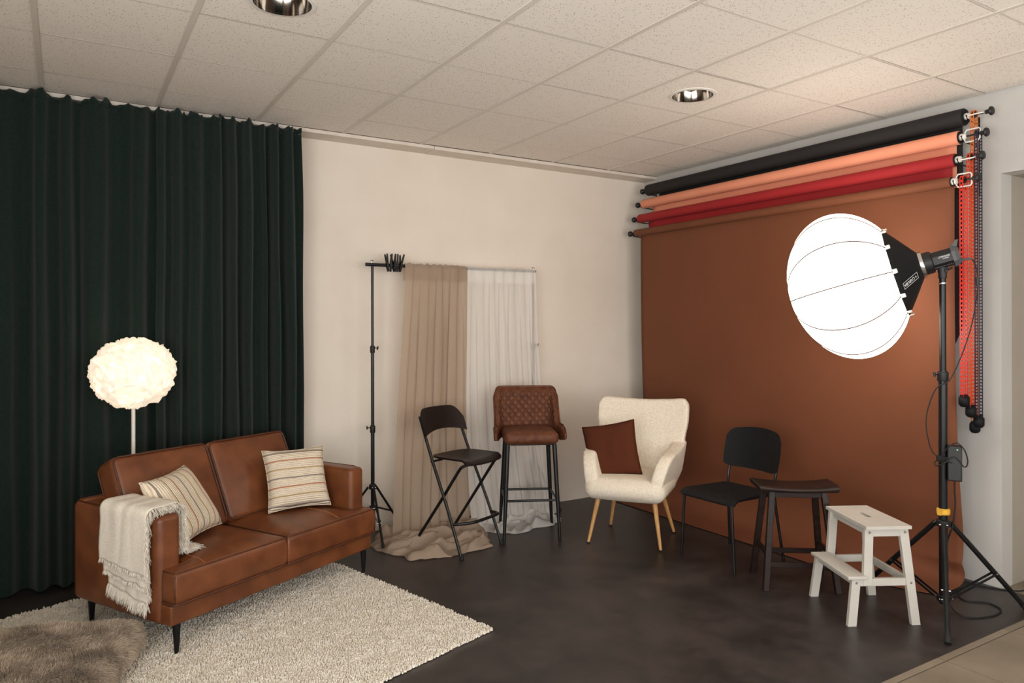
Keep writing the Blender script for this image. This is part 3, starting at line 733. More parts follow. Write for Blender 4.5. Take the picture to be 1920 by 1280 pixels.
# ================================================================== TRIPOD STANDS
def tripod(t, top, hub, low, r_foot, angs, r0=0.0165, sections=(), feet_z=None, pre=''):
    """centre pole with spreading legs; sections = [(z, radius)...] from the hub upwards"""
    zs = [low - 0.03] + [z for z, _ in sections] + [top]; rs = [r for _, r in sections]
    rr = [r0] + rs
    for i in range(len(zs) - 1):
        obj('pole_section', MB().lathe([(rr[i] * 0.97, zs[i]), (rr[i], zs[i] + 0.004), (rr[i], zs[i + 1] + (0.0 if i == len(zs) - 2 else 0.02))], 14), 'black_metal', t)
        if 0 < i:
            z = zs[i]; c = obj('clamp_collar', MB().lathe([(rr[i - 1] + 0.004, z - 0.035), (rr[i - 1] + 0.006, z - 0.03), (rr[i - 1] + 0.006, z + 0.012), (rr[i] + 0.003, z + 0.016)], 14), 'black_plastic', t)
            d = V((-math.cos(YAW), math.sin(YAW), 0)) * (1 if i % 2 else -1)
            obj('clamp_knob', MB().tube([d * rr[i] + V((0, 0, z)), d * (rr[i] + 0.03) + V((0, 0, z))], 0.004, 6).tube([d * (rr[i] + 0.026) + V((0, 0, z - 0.012)), d * (rr[i] + 0.03) + V((0, 0, z + 0.012))], 0.006, 6), 'black_plastic', c)
    hb = obj('leg_hub', MB().lathe([(r0 + 0.003, hub - 0.022), (r0 + 0.013, hub - 0.018), (r0 + 0.013, hub + 0.012), (r0 + 0.004, hub + 0.018)], 16), 'black_plastic', t)
    lb = obj('brace_hub', MB().lathe([(r0 + 0.003, low - 0.02), (r0 + 0.011, low - 0.016), (r0 + 0.011, low + 0.012), (r0 + 0.003, low + 0.016)], 16), 'black_plastic', t)
    for i, a in enumerate(angs):
        d = V((math.cos(R(a)), math.sin(R(a)), 0)); fz = 0.008
        rf = r_foot[i] if isinstance(r_foot, (list, tuple)) else r_foot
        p0 = d * (r0 + 0.018) + V((0, 0, hub - 0.004)); p1 = d * rf + V((0, 0, fz)); ang = r0 * 0.62
        lg = obj('leg', MB().tube([p0, p1], ang, 10), 'black_metal', t)
        e = (p1 - p0).normalized()
        obj('rubber_foot', MB().tube([p1 - e * 0.04, p1 + e * 0.003], ang + 0.0025, 10), 'rubber', lg)
        q = p0.lerp(p1, 0.58); b0 = d * (r0 + 0.014) + V((0, 0, low)); sd = V((-d.y, d.x, 0)) * (ang + 0.003)
        br = MB()
        for sg in (-1, 1): br.beam(b0 + sd * sg, q + sd * sg, 0.003, 0.012, side=sd)
        bo = obj('brace', br, 'black_metal', t)
        for w_ in (q, b0, p0): obj('rivet', MB().tube([w_ - sd * 1.28, w_ + sd * 1.28], 0.004, 8), 'steel', bo)

t = thing('backdrop_stand', 'thin black tripod stand holding the curtain rod, beside the sofa', 'stand', (-2.722, -0.172, 0), 0, 'stands of the curtain rod')
tripod(t, 1.945, 0.372, 0.22, [0.33, 0.30, 0.30], (262, 382, 154), 0.0135, [(0.79, 0.0115), (1.36, 0.0095)])
t = thing('backdrop_stand', 'thin black tripod stand showing faintly through the white sheer curtain', 'stand', (-1.345, -0.165, 0), 0, 'stands of the curtain rod')
tripod(t, 1.945, 0.385, 0.23, [0.22, 0.22, 0.13], (330, 210, 90), 0.0135, [(0.79, 0.0115), (1.36, 0.0095)])
t = thing('curtain_rod', 'black metal rod carrying the two sheer curtains', 'rod', (-2.75, -0.165, 1.957))
obj('tube', MB().tube([(-0.02, 0, 0), (0.02, 0, 0), (0.30, 0, 0), (0.31, 0, 0), (1.43, 0, 0)], [0.0125, 0.0125, 0.0125, 0.0095, 0.0095], 12), 'black_metal', t)
for xx in (0.028, 1.405): obj('wing_screw', MB().tube([(xx, 0, -0.012), (xx, 0, 0.03)], 0.004, 8).tube([(xx - 0.012, 0, 0.03), (xx + 0.012, 0, 0.03)], 0.004, 6), 'steel', t)
# spring clamps
for k, (dx, tilt) in enumerate(((0.145, -7), (0.172, 4), (0.196, -5), (0.222, 3), (0.247, 9))):
    t = thing('spring_clamp', 'black spring clamp on the rod, ' + ('leftmost of the five, nearest the stand', 'second of the five from the stand', 'middle one of the five', 'fourth of the five from the stand', 'rightmost of the five, nearest the taupe curtain')[k], 'clamp', (-2.75 + dx, -0.165, 1.957), 0, 'spring clamps on the rod')
    t.rotation_euler = (0, R(tilt), R(random.uniform(-25, 25)))
    for sg in (-1, 1):
        m_ = MB().beam((0, sg * 0.004, -0.045), (0, sg * 0.021, -0.008), 0.014, 0.008).beam((0, sg * 0.021, -0.01), (0, sg * 0.014, 0.022), 0.016, 0.009).beam((0, sg * 0.014, 0.02), (0, sg * 0.036, 0.082), 0.015, 0.010, w1=0.011)
        obj('jaw', m_, 'black_plastic', t, bevel=0.002)
    obj('spring', MB().tube([(-0.009, 0, 0.022), (0.009, 0, 0.022)], 0.011, 10), 'black_metal', t)

# ================================================================== SHEER CURTAINS
def sheer_curtain(label, m, x0, x1, bx0, bx1, nf, seed, amp, pool, group, head, foot_y):
    t = thing('sheer_curtain', label, 'curtain', ((x0 + x1) / 2, -0.165, 0), 0, group); ox, oy = (x0 + x1) / 2, -0.165
    W = x1 - x0; rnd = random.Random(seed)
    def body(u, v):          # v 0 floor, 1 rod
        z = lerp(0.03, 1.945, v); k = 1 - v
        x = lerp(lerp(x0, bx0, k ** 1.2), lerp(x1, bx1, k ** 1.2), u) + 0.012 * nz(u * 5, v * 2.0, seed)
        ed = min(1, u * 9, (1 - u) * 9); loc = 0.55 + 0.9 * abs(nz(u * nf * 0.45, v * 0.5, seed + 31))
        ph_ = 2 * PI * nf * (u + 0.05 * nz(u * 2.5, v * 0.7, seed + 2)); g = min(1, k * 3 + 0.25) * ed * loc
        x += -0.55 * W / nf * 0.30 * math.sin(2 * ph_) * g          # folds lap over themselves
        y = -0.165 - 0.024 - amp * g * math.sin(ph_) - 0.012 * nz(u * 6, v * 1.5, seed + 7) - foot_y * k ** 3
        return V((x - ox, min(y, -0.02) - oy, z))
    fab = obj('fabric', MB().grid(body, int(W * 300), 46), m, t, smooth=180)
    def header(u, v):        # sleeve around the rod with a frilled top edge
        a = lerp(-PI / 2, 1.5 * PI, v); x = lerp(x0, x1, u); fr = 0.5 + 0.5 * nz(u * 40 * W, 3, seed); r = 0.0135 + 0.004 * nz(u * 50, v * 4, seed)
        b = body(u, 1.0)
        if v < 0.2: return V((b.x, b.y, lerp(1.86, 1.945, v / 0.2)))
        if v > 0.85: return V((b.x, 0.016 + 0.006 * nz(u * 30, v, seed), lerp(1.957, 1.852, (v - 0.85) / 0.15)))
        q = (v - 0.2) / 0.65; an = PI * q
        return V((b.x, lerp(b.y, 0.016, q) , 1.952 + math.sin(an) * (0.014 + head * fr)))
    obj('rod_pocket', MB().grid(header, int(W * 200), 18), m, t, smooth=180)
    # fabric pooled on the floor: crumpled folds with a soft outline
    cx, cy, rx, ry, ph = pool
    def heap(u, v):
        a = 2 * PI * u; rr = 1 + 0.26 * nz(math.cos(a) * 1.9, math.sin(a) * 1.9, seed + 1) + 0.10 * nz(math.cos(a) * 5, math.sin(a) * 5, seed)
        q = v ** 0.8; x = cx + rx * rr * q * math.cos(a); y = cy + ry * rr * q * math.sin(a); y = min(y, -0.03)
        wx, wy = x + 0.10 * nz(x * 3, y * 3, seed + 11), y + 0.10 * nz(x * 3, y * 3, seed + 14)
        rd = 1 - abs(nz(wx * 2.0 + wy * 2.0, wy * 5.6 - wx * 1.6, seed + 5)) * 3.4; rd = max(0, rd) ** 1.35
        rd2 = max(0, 1 - abs(nz(wx * 5 + wy * 3, wy * 9 - wx * 4, seed + 8)) * 3.2) ** 1.5
        edge = min(1, (1 - v) * 6) ** 0.6
        z = 0.006 + edge * (ph * (0.10 + 0.85 * rd) + 0.036 * rd2 + 0.002 * nz(x * 30, y * 30, seed))
        z += 0.012 * (1 - edge) * max(0, nz(u * 60, 0, seed + 2))
        return V((x - ox, y - oy, z))
    obj('pooled_hem', MB().grid(heap, 150, 64, wrap_u=True), m, t, smooth=180)
    return t
sheer_curtain('taupe sheer curtain hanging from the rod and pooling on the floor behind the folding chair', M['sheer_taupe'], -2.475, -1.962, -2.62, -2.0, 4.2, 3, 0.028, (-2.40, -0.46, 0.42, 0.40, 0.075), 'sheer curtains on the rod', 0.022, 0.10)
sheer_curtain('white sheer curtain on the rod behind the brown bar stool', M['sheer_white'], -1.958, -1.335, -2.03, -1.255, 6.5, 9, 0.022, (-1.66, -0.36, 0.40, 0.25, 0.060), 'sheer curtains on the rod', 0.014, 0.19)

# ================================================================== FOLDING BAR CHAIR
t = thing('folding_bar_chair', 'black folding bar chair with dark wooden seat and curved back plate', 'chair', (-2.408, -0.935, 0), 22.5)
def bent(pts, n=6): return catmull(pts, n)
W_ = 0.43
for s_, xx, xt in ((0, 0.0, 0.022), (1, W_, 0.405)):
    lg = obj('front_leg', MB().tube(bent([(xx, 0, 0.012), (lerp(xx, xt, .3), 0.118, 0.30), (lerp(xx, xt, .65), 0.262, 0.61), (xt, 0.385, 0.90)]), 0.0105, 10), 'black_metal', t)
    obj('rubber_foot', MB().lathe([(0.0, 0.0), (0.014, 0.001), (0.016, 0.012), (0.013, 0.026), (0.0, 0.028)], 12, (xx, -0.003, 0)), 'rubber', lg)
# rear U frame: up from the rear feet, over under the front of the seat
xa, xb = 0.028, 0.398
obj('rear_leg', MB().tube(bent([(xa - 0.008, 0.455, 0.004), (xa, 0.20, 0.35), (xa, 0.045, 0.565), (xa + 0.004, 0.012, 0.597), (xa + 0.03, -0.004, 0.607), (xa + 0.09, -0.005, 0.608)]), 0.0105, 10), 'black_metal', t)
obj('rear_leg', MB().tube(bent([(xb + 0.008, 0.455, 0.004), (xb, 0.20, 0.35), (xb, 0.045, 0.565), (xb - 0.004, 0.012, 0.597), (xb - 0.03, -0.004, 0.607), (xb - 0.09, -0.005, 0.608)]), 0.0105, 10), 'black_metal', t)
obj('under_seat_bar', MB().tube([(xa + 0.085, -0.005, 0.608), (xb - 0.085, -0.005, 0.608)], 0.0105, 10), 'black_metal', t)
obj('back_crossbar', MB().tube([(0.012, 0.272, 0.606), (0.41, 0.272, 0.606)], 0.007, 8), 'black_metal', t)
obj('footrest', MB().tube(bent([(0.004, 0.085, 0.215), (0.03, 0.03, 0.222), (0.07, -0.012, 0.226), (0.14, -0.03, 0.228), (0.30, -0.03, 0.228), (0.37, -0.018, 0.227), (0.40, 0.03, 0.222), (W_ - 0.006, 0.085, 0.215)], 5), [0.0105] * 36, 10), 'black_metal', t)
def fb_seat(u, v, dz):
    x = lerp(0.02, 0.405, u); y0, y1 = -0.035, 0.335
    w = math.sin(PI * u); q_ = abs(2 * u - 1); ya = y0 - 0.006 * w + 0.012 * max(0, q_ - 0.8) / 0.2; yb = 0.215 + 0.125 * max(0.0, 1 - q_ ** 2.6) ** 0.5
    y = lerp(ya, yb, v); z = 0.634 - 0.012 * w * math.sin(PI * min(1, v * 1.1)) + 0.010 * (2 * u - 1) ** 2
    if v < 0.16: z -= 0.024 * ((0.16 - v) / 0.16) ** 2
    return V((x, y, z + dz))
b = MB().grid(lambda u, v: fb_seat(u, v, 0), 20, 24).grid(lambda u, v: fb_seat(u, v, -0.013), 20, 24, flip=True)
def rim(b, fn, n, d):
    ring = [(i / n, 0) for i in range(n)] + [(1, i / n) for i in range(n)] + [(1 - i / n, 1) for i in range(n)] + [(0, 1 - i / n) for i in range(n)]
    k = len(ring); vs = [fn(u, v, 0) for u, v in ring] + [fn(u, v, d) for u, v in ring]
    b.add(vs, [(i, k + i, k + (i + 1) % k, (i + 1) % k) for i in range(k)])
rim(b, fb_seat, 20, -0.013); obj('seat', b, 'black_wood', t, smooth=50)
def fb_back(u, v, d):
    q = 2 * u - 1; hw = 0.222; z1 = 0.952 - 0.085 * (max(0, abs(q) - 0.55) / 0.45) ** 2.6 - 0.006 * q * q; z0 = 0.772 + 0.03 * (1 - q * q)
    z = lerp(z0, z1, v); x = 0.2135 + hw * q * (1 - 0.02 * (1 - v) ** 2)
    y = 0.338 + (z - 0.86) * 0.40 + 0.035 * (1 - q * q) + d
    return V((x, y, z))
b = MB().grid(lambda u, v: fb_back(u, v, 0), 26, 10).grid(lambda u, v: fb_back(u, v, 0.011), 26, 10, flip=True); rim(b, fb_back, 26, 0.011)
obj('back_plate', b, 'black_wood', t, smooth=50)

# ================================================================== QUILTED BAR STOOL
BA = math.degrees(math.atan2(-0.176, 0.353))
t = thing('bar_stool', 'brown quilted suede bar stool with black metal legs in front of the white sheer', 'bar stool', (-1.984, -0.766, 0), BA)
for fx, fy, tx, ty in ((0, 0, 0.03, 0.045), (0.394, 0, 0.362, 0.045), (0, 0.408, 0.036, 0.345), (0.394, 0.408, 0.356, 0.345)):
    lg = obj('leg', MB().tube([(fx, fy, 0.004), (lerp(fx, tx, .42), lerp(fy, ty, .42), 0.285), (tx, ty, 0.68)], [0.0105, 0.015, 0.0165], 14), 'black_metal', t)
    obj('foot_cap', MB().lathe([(0.0, 0.0), (0.0105, 0.0), (0.0115, 0.01)], 12, (fx, fy, 0)), 'rubber', lg)
zf = 0.288
def lp(fx, fy, tx, ty, z): k = z / 0.68; return V((lerp(fx, tx, k), lerp(fy, ty, k), z))
c4 = [lp(0, 0, 0.03, 0.045, zf), lp(0.394, 0, 0.362, 0.045, zf), lp(0.394, 0.408, 0.356, 0.345, zf), lp(0, 0.408, 0.036, 0.345, zf)]
for i in range(4): obj('stretcher', MB().tube([c4[i], c4[(i + 1) % 4]], 0.0085, 10), 'black_metal', t)
obj('seat_plate', MB().box(0.05, 0.345, 0.04, 0.35, 0.672, 0.69), 'black_metal', t, bevel=0.004)
# seat pad
sp = MB().rbox((0.193, 0.165, 0.732), (0.385, 0.40, 0.088), 0.036, 10, (0.004, 0.006, 0.012))
obj('seat', sp, 'suede', t, smooth=180)
# wrap-around quilted shell: u around, v up
def quilt(a, b): # diamond quilting height 0..1
    p, q = (a + b), (a - b); return min(1, min(abs(math.sin(PI * p)), abs(math.sin(PI * q))) * 1.9) ** 0.7
def sstep(x): x = max(0, min(1, x)); return x * x * (3 - 2 * x)
def shell(u, v, side):
    q = 2 * u - 1; aq = abs(q); sg = 1 if q >= 0 else -1; s = aq * 0.555
    zbot = 0.695 + 0.022 * sstep((s - 0.46) / 0.095); ztop = 1.053 - 0.030 * (max(0, s - 0.175) / 0.085) ** 2.5 * (1 if s < 0.26 else 0) - (0.030 if s >= 0.26 else 0) - 0.228 * sstep((s - 0.255) / 0.125) - 0.035 * sstep((s - 0.49) / 0.065)
    z = lerp(zbot, ztop, v); e = (z - 0.70) / 0.35; lean = 0.06 * e; wb = 0.170 + 0.014 * e; rc = 0.066; yb = 0.375 + lean
    if s < wb: px, py, n = s, yb, V((0, 1, 0))
    elif s < wb + rc * PI / 2: a = (s - wb) / rc; px, py, n = wb + rc * math.sin(a), yb - rc + rc * math.cos(a), V((math.sin(a), math.cos(a), 0))
    else: d_ = s - wb - rc * PI / 2; px, py, n = wb + rc + 0.02 * sstep(d_ / 0.2), yb - rc - d_, V((1, 0.0, 0))
    n.x *= sg
    if side == 0:
        e2 = min(1, (1 - v) * 8) * min(1, (1 - aq) * 6)
        d = -0.036 - 0.013 * quilt(q * 10.5, (z - 0.7) * 16.5) * e2 * max(0, 1 - max(0, s - 0.30) * 8)
        d *= 1 - 0.55 * (max(0, v - 0.88) / 0.12) ** 2
    else: d = -0.014 * (max(0, v - 0.88) / 0.12) ** 2
    d *= 1 - 0.45 * sstep((s - 0.47) / 0.085)
    return V((0.193 + sg * px, py, z)) + n * d
b = MB().grid(lambda u, v: shell(u, v, 0), 240, 100, flip=True).grid(lambda u, v: shell(u, v, 1), 240, 100)
ring = [(i / 240, 0) for i in range(240)] + [(1, i / 100) for i in range(100)] + [(1 - i / 240, 1) for i in range(240)] + [(0, 1 - i / 100) for i in range(100)]
k = len(ring); vs = []
for j in range(5):
    tt = j / 4
    for u, v in ring:
        a, c = shell(u, v, 0), shell(u, v, 1); p = a.lerp(c, tt); o_ = math.sin(PI * tt) * 0.012
        if v >= 0.999: p.z += o_
        elif u <= 0.0 or u >= 1.0: p.y -= o_
        vs.append(p)
b.add(vs, [(j * k + i, (j + 1) * k + i, (j + 1) * k + (i + 1) % k, j * k + (i + 1) % k) for j in range(4) for i in range(k)])
obj('backrest', b, 'suede', t, smooth=180)

# ================================================================== CREAM WING ARMCHAIR
AO, AA = (-1.485, -1.076), -54.1
t = thing('wing_armchair', 'cream boucle wing armchair with oak legs in front of the brown backdrop', 'armchair', (AO[0], AO[1], 0), AA)
for fx, fy, tx, ty in ((0.0, 0.0, 0.068, 0.05), (0.505, 0.0, 0.45, 0.05), (0.03, 0.49, 0.10, 0.40), (0.51, 0.474, 0.425, 0.40)):
    lg = obj('leg', MB().tube([(fx, fy, 0.006), (tx, ty, 0.345)], [0.0105, 0.0185], 14), 'oak', t)
    obj('foot_cap', MB().lathe([(0.0, 0.0), (0.012, 0.0), (0.0125, 0.012)], 12, (fx, fy, 0)), 'rubber', lg)
CX = 0.262
seat_m = MB().rbox((CX, 0.175, 0.398), (0.56, 0.53, 0.145), 0.068, 10, (0.004, 0.012, 0.014))
obj('seat', seat_m, 'boucle', t, smooth=180)
sh = MB()
# arms: rounded slabs following a side outline that rises to the back
def arm(sg):
    out = [(-0.07, 0.43), (-0.055, 0.50), (-0.01, 0.585), (0.05, 0.628), (0.13, 0.640), (0.25, 0.640), (0.42, 0.66), (0.55, 0.66), (0.56, 0.45), (0.50, 0.345), (0.30, 0.325), (0.05, 0.325), (-0.045, 0.35)]
    n = len(out); th = 0.095; vs = []
    for d in (0, 1):
        for y, z in out:
            fl = 0.055 * (z - 0.33) / 0.33 ; taper = -0.015 * max(0, 0.1 - y) / 0.1
            xo = 0.278 + fl - 0.035 * max(0, (0.40 - z)) / 0.08 + taper
            vs.append((CX + sg * (xo if d else xo - th), y, z))
    fs = [tuple(range(n)), tuple(reversed(range(n, 2 * n)))] + [(i, n + i, n + (i + 1) % n, (i + 1) % n) for i in range(n)]
    if sg > 0: fs = [tuple(reversed(f)) for f in fs]
    sh.add(vs, fs)
arm(-1); arm(1)
# back: leaning shell, wider at the top with raised, forward-curving corners
def backp(u, v, s_):
    q = 2 * u - 1; hw = lerp(0.25, 0.342, min(1, v * 1.25) ** 0.9); zt = 0.955 + 0.026 * q * q - (0.05 * max(0, abs(q) - 0.86) ** 2 / 0.0196)
    z = lerp(0.33, zt, v); x = CX + hw * q; y = 0.385 + 0.20 * (z - 0.33) / 0.62 + 0.02 - 0.055 * abs(q) ** 2.2 * (0.35 + 0.65 * v)
    return V((x, y + (0.085 if s_ else 0), z))
bb = MB().grid(lambda u, v: backp(u, v, 0), 20, 14).grid(lambda u, v: backp(u, v, 1), 20, 14, flip=True)
ring = [(i / 20, 0) for i in range(20)] + [(1, i / 14) for i in range(14)] + [(1 - i / 20, 1) for i in range(20)] + [(0, 1 - i / 14) for i in range(14)]
k = len(ring); bb.add([backp(u, v, 0) for u, v in ring] + [backp(u, v, 1) for u, v in ring], [(i, k + i, k + (i + 1) % k, (i + 1) % k) for i in range(k)])
sh.add(bb.v, bb.f)
sh.rbox((CX, 0.24, 0.36), (0.49, 0.56, 0.085), 0.035, 4)
o = obj('shell', sh, 'boucle', t, smooth=180, remesh=0.011, iters=16)
bm = bmesh.new(); bm.from_mesh(o.data); bmesh.ops.remove_doubles(bm, verts=bm.verts, dist=0.0004); bmesh.ops.recalc_face_normals(bm, faces=bm.faces); bm.to_mesh(o.data); bm.free()
pillow('brown_cushion', 'square brown velvety cushion leaning in the cream armchair', 'cushion', world_of(AO, AA), (0.128, 0.150, 0.632, 0, 12, 11.5), 0.385, 0.13, 'brown_cushion', seed=9, pinch=0.06)

# ================================================================== BLACK CHAIR
CO, CA = (-1.135, -1.625), math.degrees(math.atan2(-0.437, 0.008))
t = thing('side_chair', 'black chair with thin metal legs and curved back, between armchair and wooden stool', 'chair', (CO[0], CO[1], 0), CA)
for xx in (0.0, 0.437):
    i_ = 0.03 if xx < 0.2 else -0.03
    obj('leg', MB().tube(bent([(xx, 0, 0.004), (xx + i_ * 0.75, 0.004, 0.40), (xx + i_ * 0.85, 0.012, 0.425), (xx + i_, 0.04, 0.436), (xx + i_, 0.40, 0.432)], 4), 0.009, 10), 'black_metal', t)
    obj('leg', MB().tube(bent([(xx, 0.466, 0.004), (xx + i_, 0.415, 0.42), (xx + i_, 0.43, 0.56), (xx + i_ * 0.9, 0.465, 0.70)], 4), 0.009, 10), 'black_metal', t)
obj('crossbar', MB().tube([(0.03, 0.10, 0.431), (0.407, 0.10, 0.431)], 0.008, 8).tube([(0.03, 0.36, 0.428), (0.407, 0.36, 0.428)], 0.008, 8), 'black_metal', t)
def bc_seat(u, v, d):
    q = 2 * u - 1; hw = lerp(0.225, 0.195, v); y = lerp(-0.03, 0.40, v); w = 0.03 * max(0, abs(q) - 0.8) / 0.2
    z = 0.452 - 0.016 * (1 - q * q) * math.sin(PI * min(1, v * 1.15)) - (0.026 * ((0.16 - v) / 0.16) ** 2 if v < 0.16 else 0)
    return V((0.2185 + hw * q, y + w * (1 - 2 * v) * 0.8, z + d))
b = MB().grid(lambda u, v: bc_seat(u, v, 0), 20, 20).grid(lambda u, v: bc_seat(u, v, -0.011), 20, 20, flip=True); rim(b, bc_seat, 20, -0.011)
obj('seat', b, 'black_matte', t, smooth=50)
def bc_back(u, v, d):
    q = 2 * u - 1; e = max(0, abs(q) - 0.72) / 0.28; z0 = 0.560 + 0.02 * e * e; z1 = 0.832 - 0.028 * q * q - 0.04 * e * e * e; z = lerp(z0, z1, v)
    x = 0.2185 + 0.222 * q * (1 - 0.02 * (2 * v - 1) ** 2); y = 0.394 + 0.20 * (z - 0.56) + 0.05 * (1 - q * q) + d
    return V((x, y, z))
b = MB().grid(lambda u, v: bc_back(u, v, 0), 24, 14).grid(lambda u, v: bc_back(u, v, 0.011), 24, 14, flip=True); rim(b, bc_back, 24, 0.011)
obj('back_plate', b, 'black_matte', t, smooth=50)

# ================================================================== DARK WOODEN STOOL
DO, DA = (-1.179, -2.322), math.degrees(math.atan2(-0.243, 0.328))
t = thing('saddle_stool', 'dark wooden stool with a dished seat, beside the white step stool', 'stool', (DO[0], DO[1], 0), DA)
def dsl(fx, fy, tx, ty): return V((fx, fy, 0)), V((tx, ty, 0.56))
legs = [(0.01, -0.005, 0.062, 0.058), (0.408, -0.015, 0.352, 0.058), (0.012, 0.308, 0.062, 0.225), (0.415, 0.311, 0.352, 0.225)]
for a, b_, c, d in legs:
    obj('leg', MB().beam((a, b_, 0.0), (c, d, 0.562), 0.034, 0.034, flat=True), 'dark_wood', t, bevel=0.003)
def onleg(i, z): a, b_, c, d = legs[i]; k = z / 0.56; return V((lerp(a, c, k), lerp(b_, d, k), z))
for i, j, z, hh in ((0, 1, 0.145, 0.028), (2, 3, 0.145, 0.028), (0, 2, 0.20, 0.028), (1, 3, 0.20, 0.028)):
    obj('stretcher', MB().beam(onleg(i, z), onleg(j, z), 0.018, hh, side=(0, 1, 0) if abs(i - j) == 1 else (1, 0, 0)), 'dark_wood', t, bevel=0.002)
for i, j in ((0, 1), (2, 3), (0, 2), (1, 3)):
    obj('apron', MB().beam(onleg(i, 0.54), onleg(j, 0.54), 0.018, 0.036, side=(0, 1, 0) if abs(i - j) == 1 else (1, 0, 0)), 'dark_wood', t, bevel=0.002)
def ds_seat(u, v, d):
    q = 2 * u - 1; p = 2 * v - 1; x = 0.207 + 0.228 * q; y = 0.142 + 0.128 * p
    z = 0.598 - 0.020 * (1 - q * q) * (1 - 0.25 * p * p) - 0.012 * max(0, abs(p) - 0.75) / 0.25
    return V((x - (0.01 * q if d else 0), y - (0.006 * p if d else 0), (z if not d else 0.560 - 0.006 * (1 - q * q))))
b = MB().grid(lambda u, v: ds_seat(u, v, 0), 20, 14).grid(lambda u, v: ds_seat(u, v, -1), 20, 14, flip=True)
ring = [(i / 20, 0) for i in range(20)] + [(1, i / 14) for i in range(14)] + [(1 - i / 20, 1) for i in range(20)] + [(0, 1 - i / 14) for i in range(14)]
k = len(ring); b.add([ds_seat(u, v, 0) for u, v in ring] + [ds_seat(u, v, -1) for u, v in ring], [(i, k + i, k + (i + 1) % k, (i + 1) % k) for i in range(k)])
o = obj('seat', b, 'dark_wood', t, smooth=50)
bm = bmesh.new(); bm.from_mesh(o.data); bmesh.ops.remove_doubles(bm, verts=bm.verts, dist=0.0002); bm.to_mesh(o.data); bm.free()
q = o.modifiers.new('bevel', 'BEVEL'); q.width = 0.006; q.segments = 3; q.limit_method = 'ANGLE'; q.angle_limit = R(45)

# ================================================================== WHITE STEP STOOL
TO, TA = (-1.208, -2.886), math.degrees(math.atan2(-0.16, 0.296))
t = thing('step_stool', 'white wooden two-step stool with a slotted top step, nearest the light stand', 'step stool', (TO[0], TO[1], 0), TA)
LT = 0.042   # leg width along x, thickness along y is 0.022
def sl(p0, p1, **k): return obj('leg', MB().beam(p0, p1, 0.045, 0.024, side=(1, 0, 0), flat=True, **k), 'white_paint', t, bevel=0.002)
for yy, tilt in ((0.0, 1), (0.405, -1)):
    yt = yy + tilt * 0.012
    sl((0.0, yy, 0.0), (0.03, yt, 0.238))                    # short leg under the lower step
    sl((0.333, yy, 0.0), (0.283, yt + tilt * 0.012, 0.488))  # long rear leg
    sl((0.088, yt, 0.20), (0.103, yt + tilt * 0.012, 0.488)) # upright between the steps
    yi = yt + tilt * 0.003
    r_ = obj('side_rail', MB().box(0.03, 0.305, yi - 0.011, yi + 0.011, 0.196, 0.234), 'white_paint', t, bevel=0.002)
    r2 = obj('side_rail', MB().box(0.10, 0.285, yi + tilt * 0.010 - 0.011, yi + tilt * 0.010 + 0.011, 0.444, 0.486), 'white_paint', t, bevel=0.002)
    for bx, bz in ((0.028, 0.215), (0.312, 0.212)): obj('bolt_head', MB().lathe([(0.0065, 0.0), (0.0065, 0.003), (0.004, 0.006), (0.0, 0.0065)], 12, (bx, yy + tilt * 0.010 - tilt * 0.010, bz), (0, -tilt, 0)), 'steel', r_)
    for bx, bz in ((0.103, 0.466), (0.288, 0.466)): obj('bolt_head', MB().lathe([(0.0065, 0.0), (0.0065, 0.003), (0.004, 0.006), (0.0, 0.0065)], 12, (bx, yt + tilt * 0.010 - tilt * 0.012, bz), (0, -tilt, 0)), 'steel', r2)
# top step with the hand slot
sx0, sx1, sy0, sy1 = 0.070, 0.307, -0.018, 0.404
sw, sl_ = 0.026, 0.115; mx_, my_ = (sx0 + sx1) / 2, 0.215
slot = [(mx_ + p[0], my_ + p[1]) for p in rrect(sw, sl_, 0.0125, 5)]
outer = []
for p in slot:
    dx, dy = p[0] - mx_, p[1] - my_
    kx = ((sx1 - mx_) if dx > 0 else (mx_ - sx0)) / max(abs(dx), 1e-6); ky = ((sy1 - my_) if dy > 0 else (my_ - sy0)) / max(abs(dy), 1e-6); q = min(kx, ky)
    outer.append((mx_ + dx * q, my_ + dy * q))
cn = [(sx1, sy1), (sx0, sy1), (sx0, sy0), (sx1, sy0)]
for c in cn:  # snap the nearest outline point to each corner
    i = min(range(len(outer)), key=lambda j: (outer[j][0] - c[0]) ** 2 + (outer[j][1] - c[1]) ** 2); outer[i] = c
n = len(slot); b = MB(); vs = []
for z in (0.488, 0.504): vs += [(p[0], p[1], z) for p in outer] + [(p[0], p[1], z) for p in slot]
fs = []
for i in range(n):
    j = (i + 1) % n
    fs += [(i, n + i, n + j, j), (2 * n + i, 2 * n + j, 3 * n + j, 3 * n + i), (i, j, 2 * n + j, 2 * n + i), (n + j, n + i, 3 * n + i, 3 * n + j)]
b.add(vs, fs); obj('top_step', b, 'white_paint', t, smooth=20)
obj('lower_step', MB().box(-0.024, 0.076, -0.020, 0.388, 0.238, 0.254), 'white_paint', t, bevel=0.003)
obj('apron', MB().box(0.093, 0.111, 0.03, 0.37, 0.450, 0.487), 'white_paint', t, bevel=0.002)
obj('apron', MB().box(0.016, 0.034, 0.02, 0.38, 0.200, 0.237), 'white_paint', t, bevel=0.002)
obj('rear_stretcher', MB().box(0.296, 0.314, 0.02, 0.385, 0.198, 0.236), 'white_paint', t, bevel=0.002)

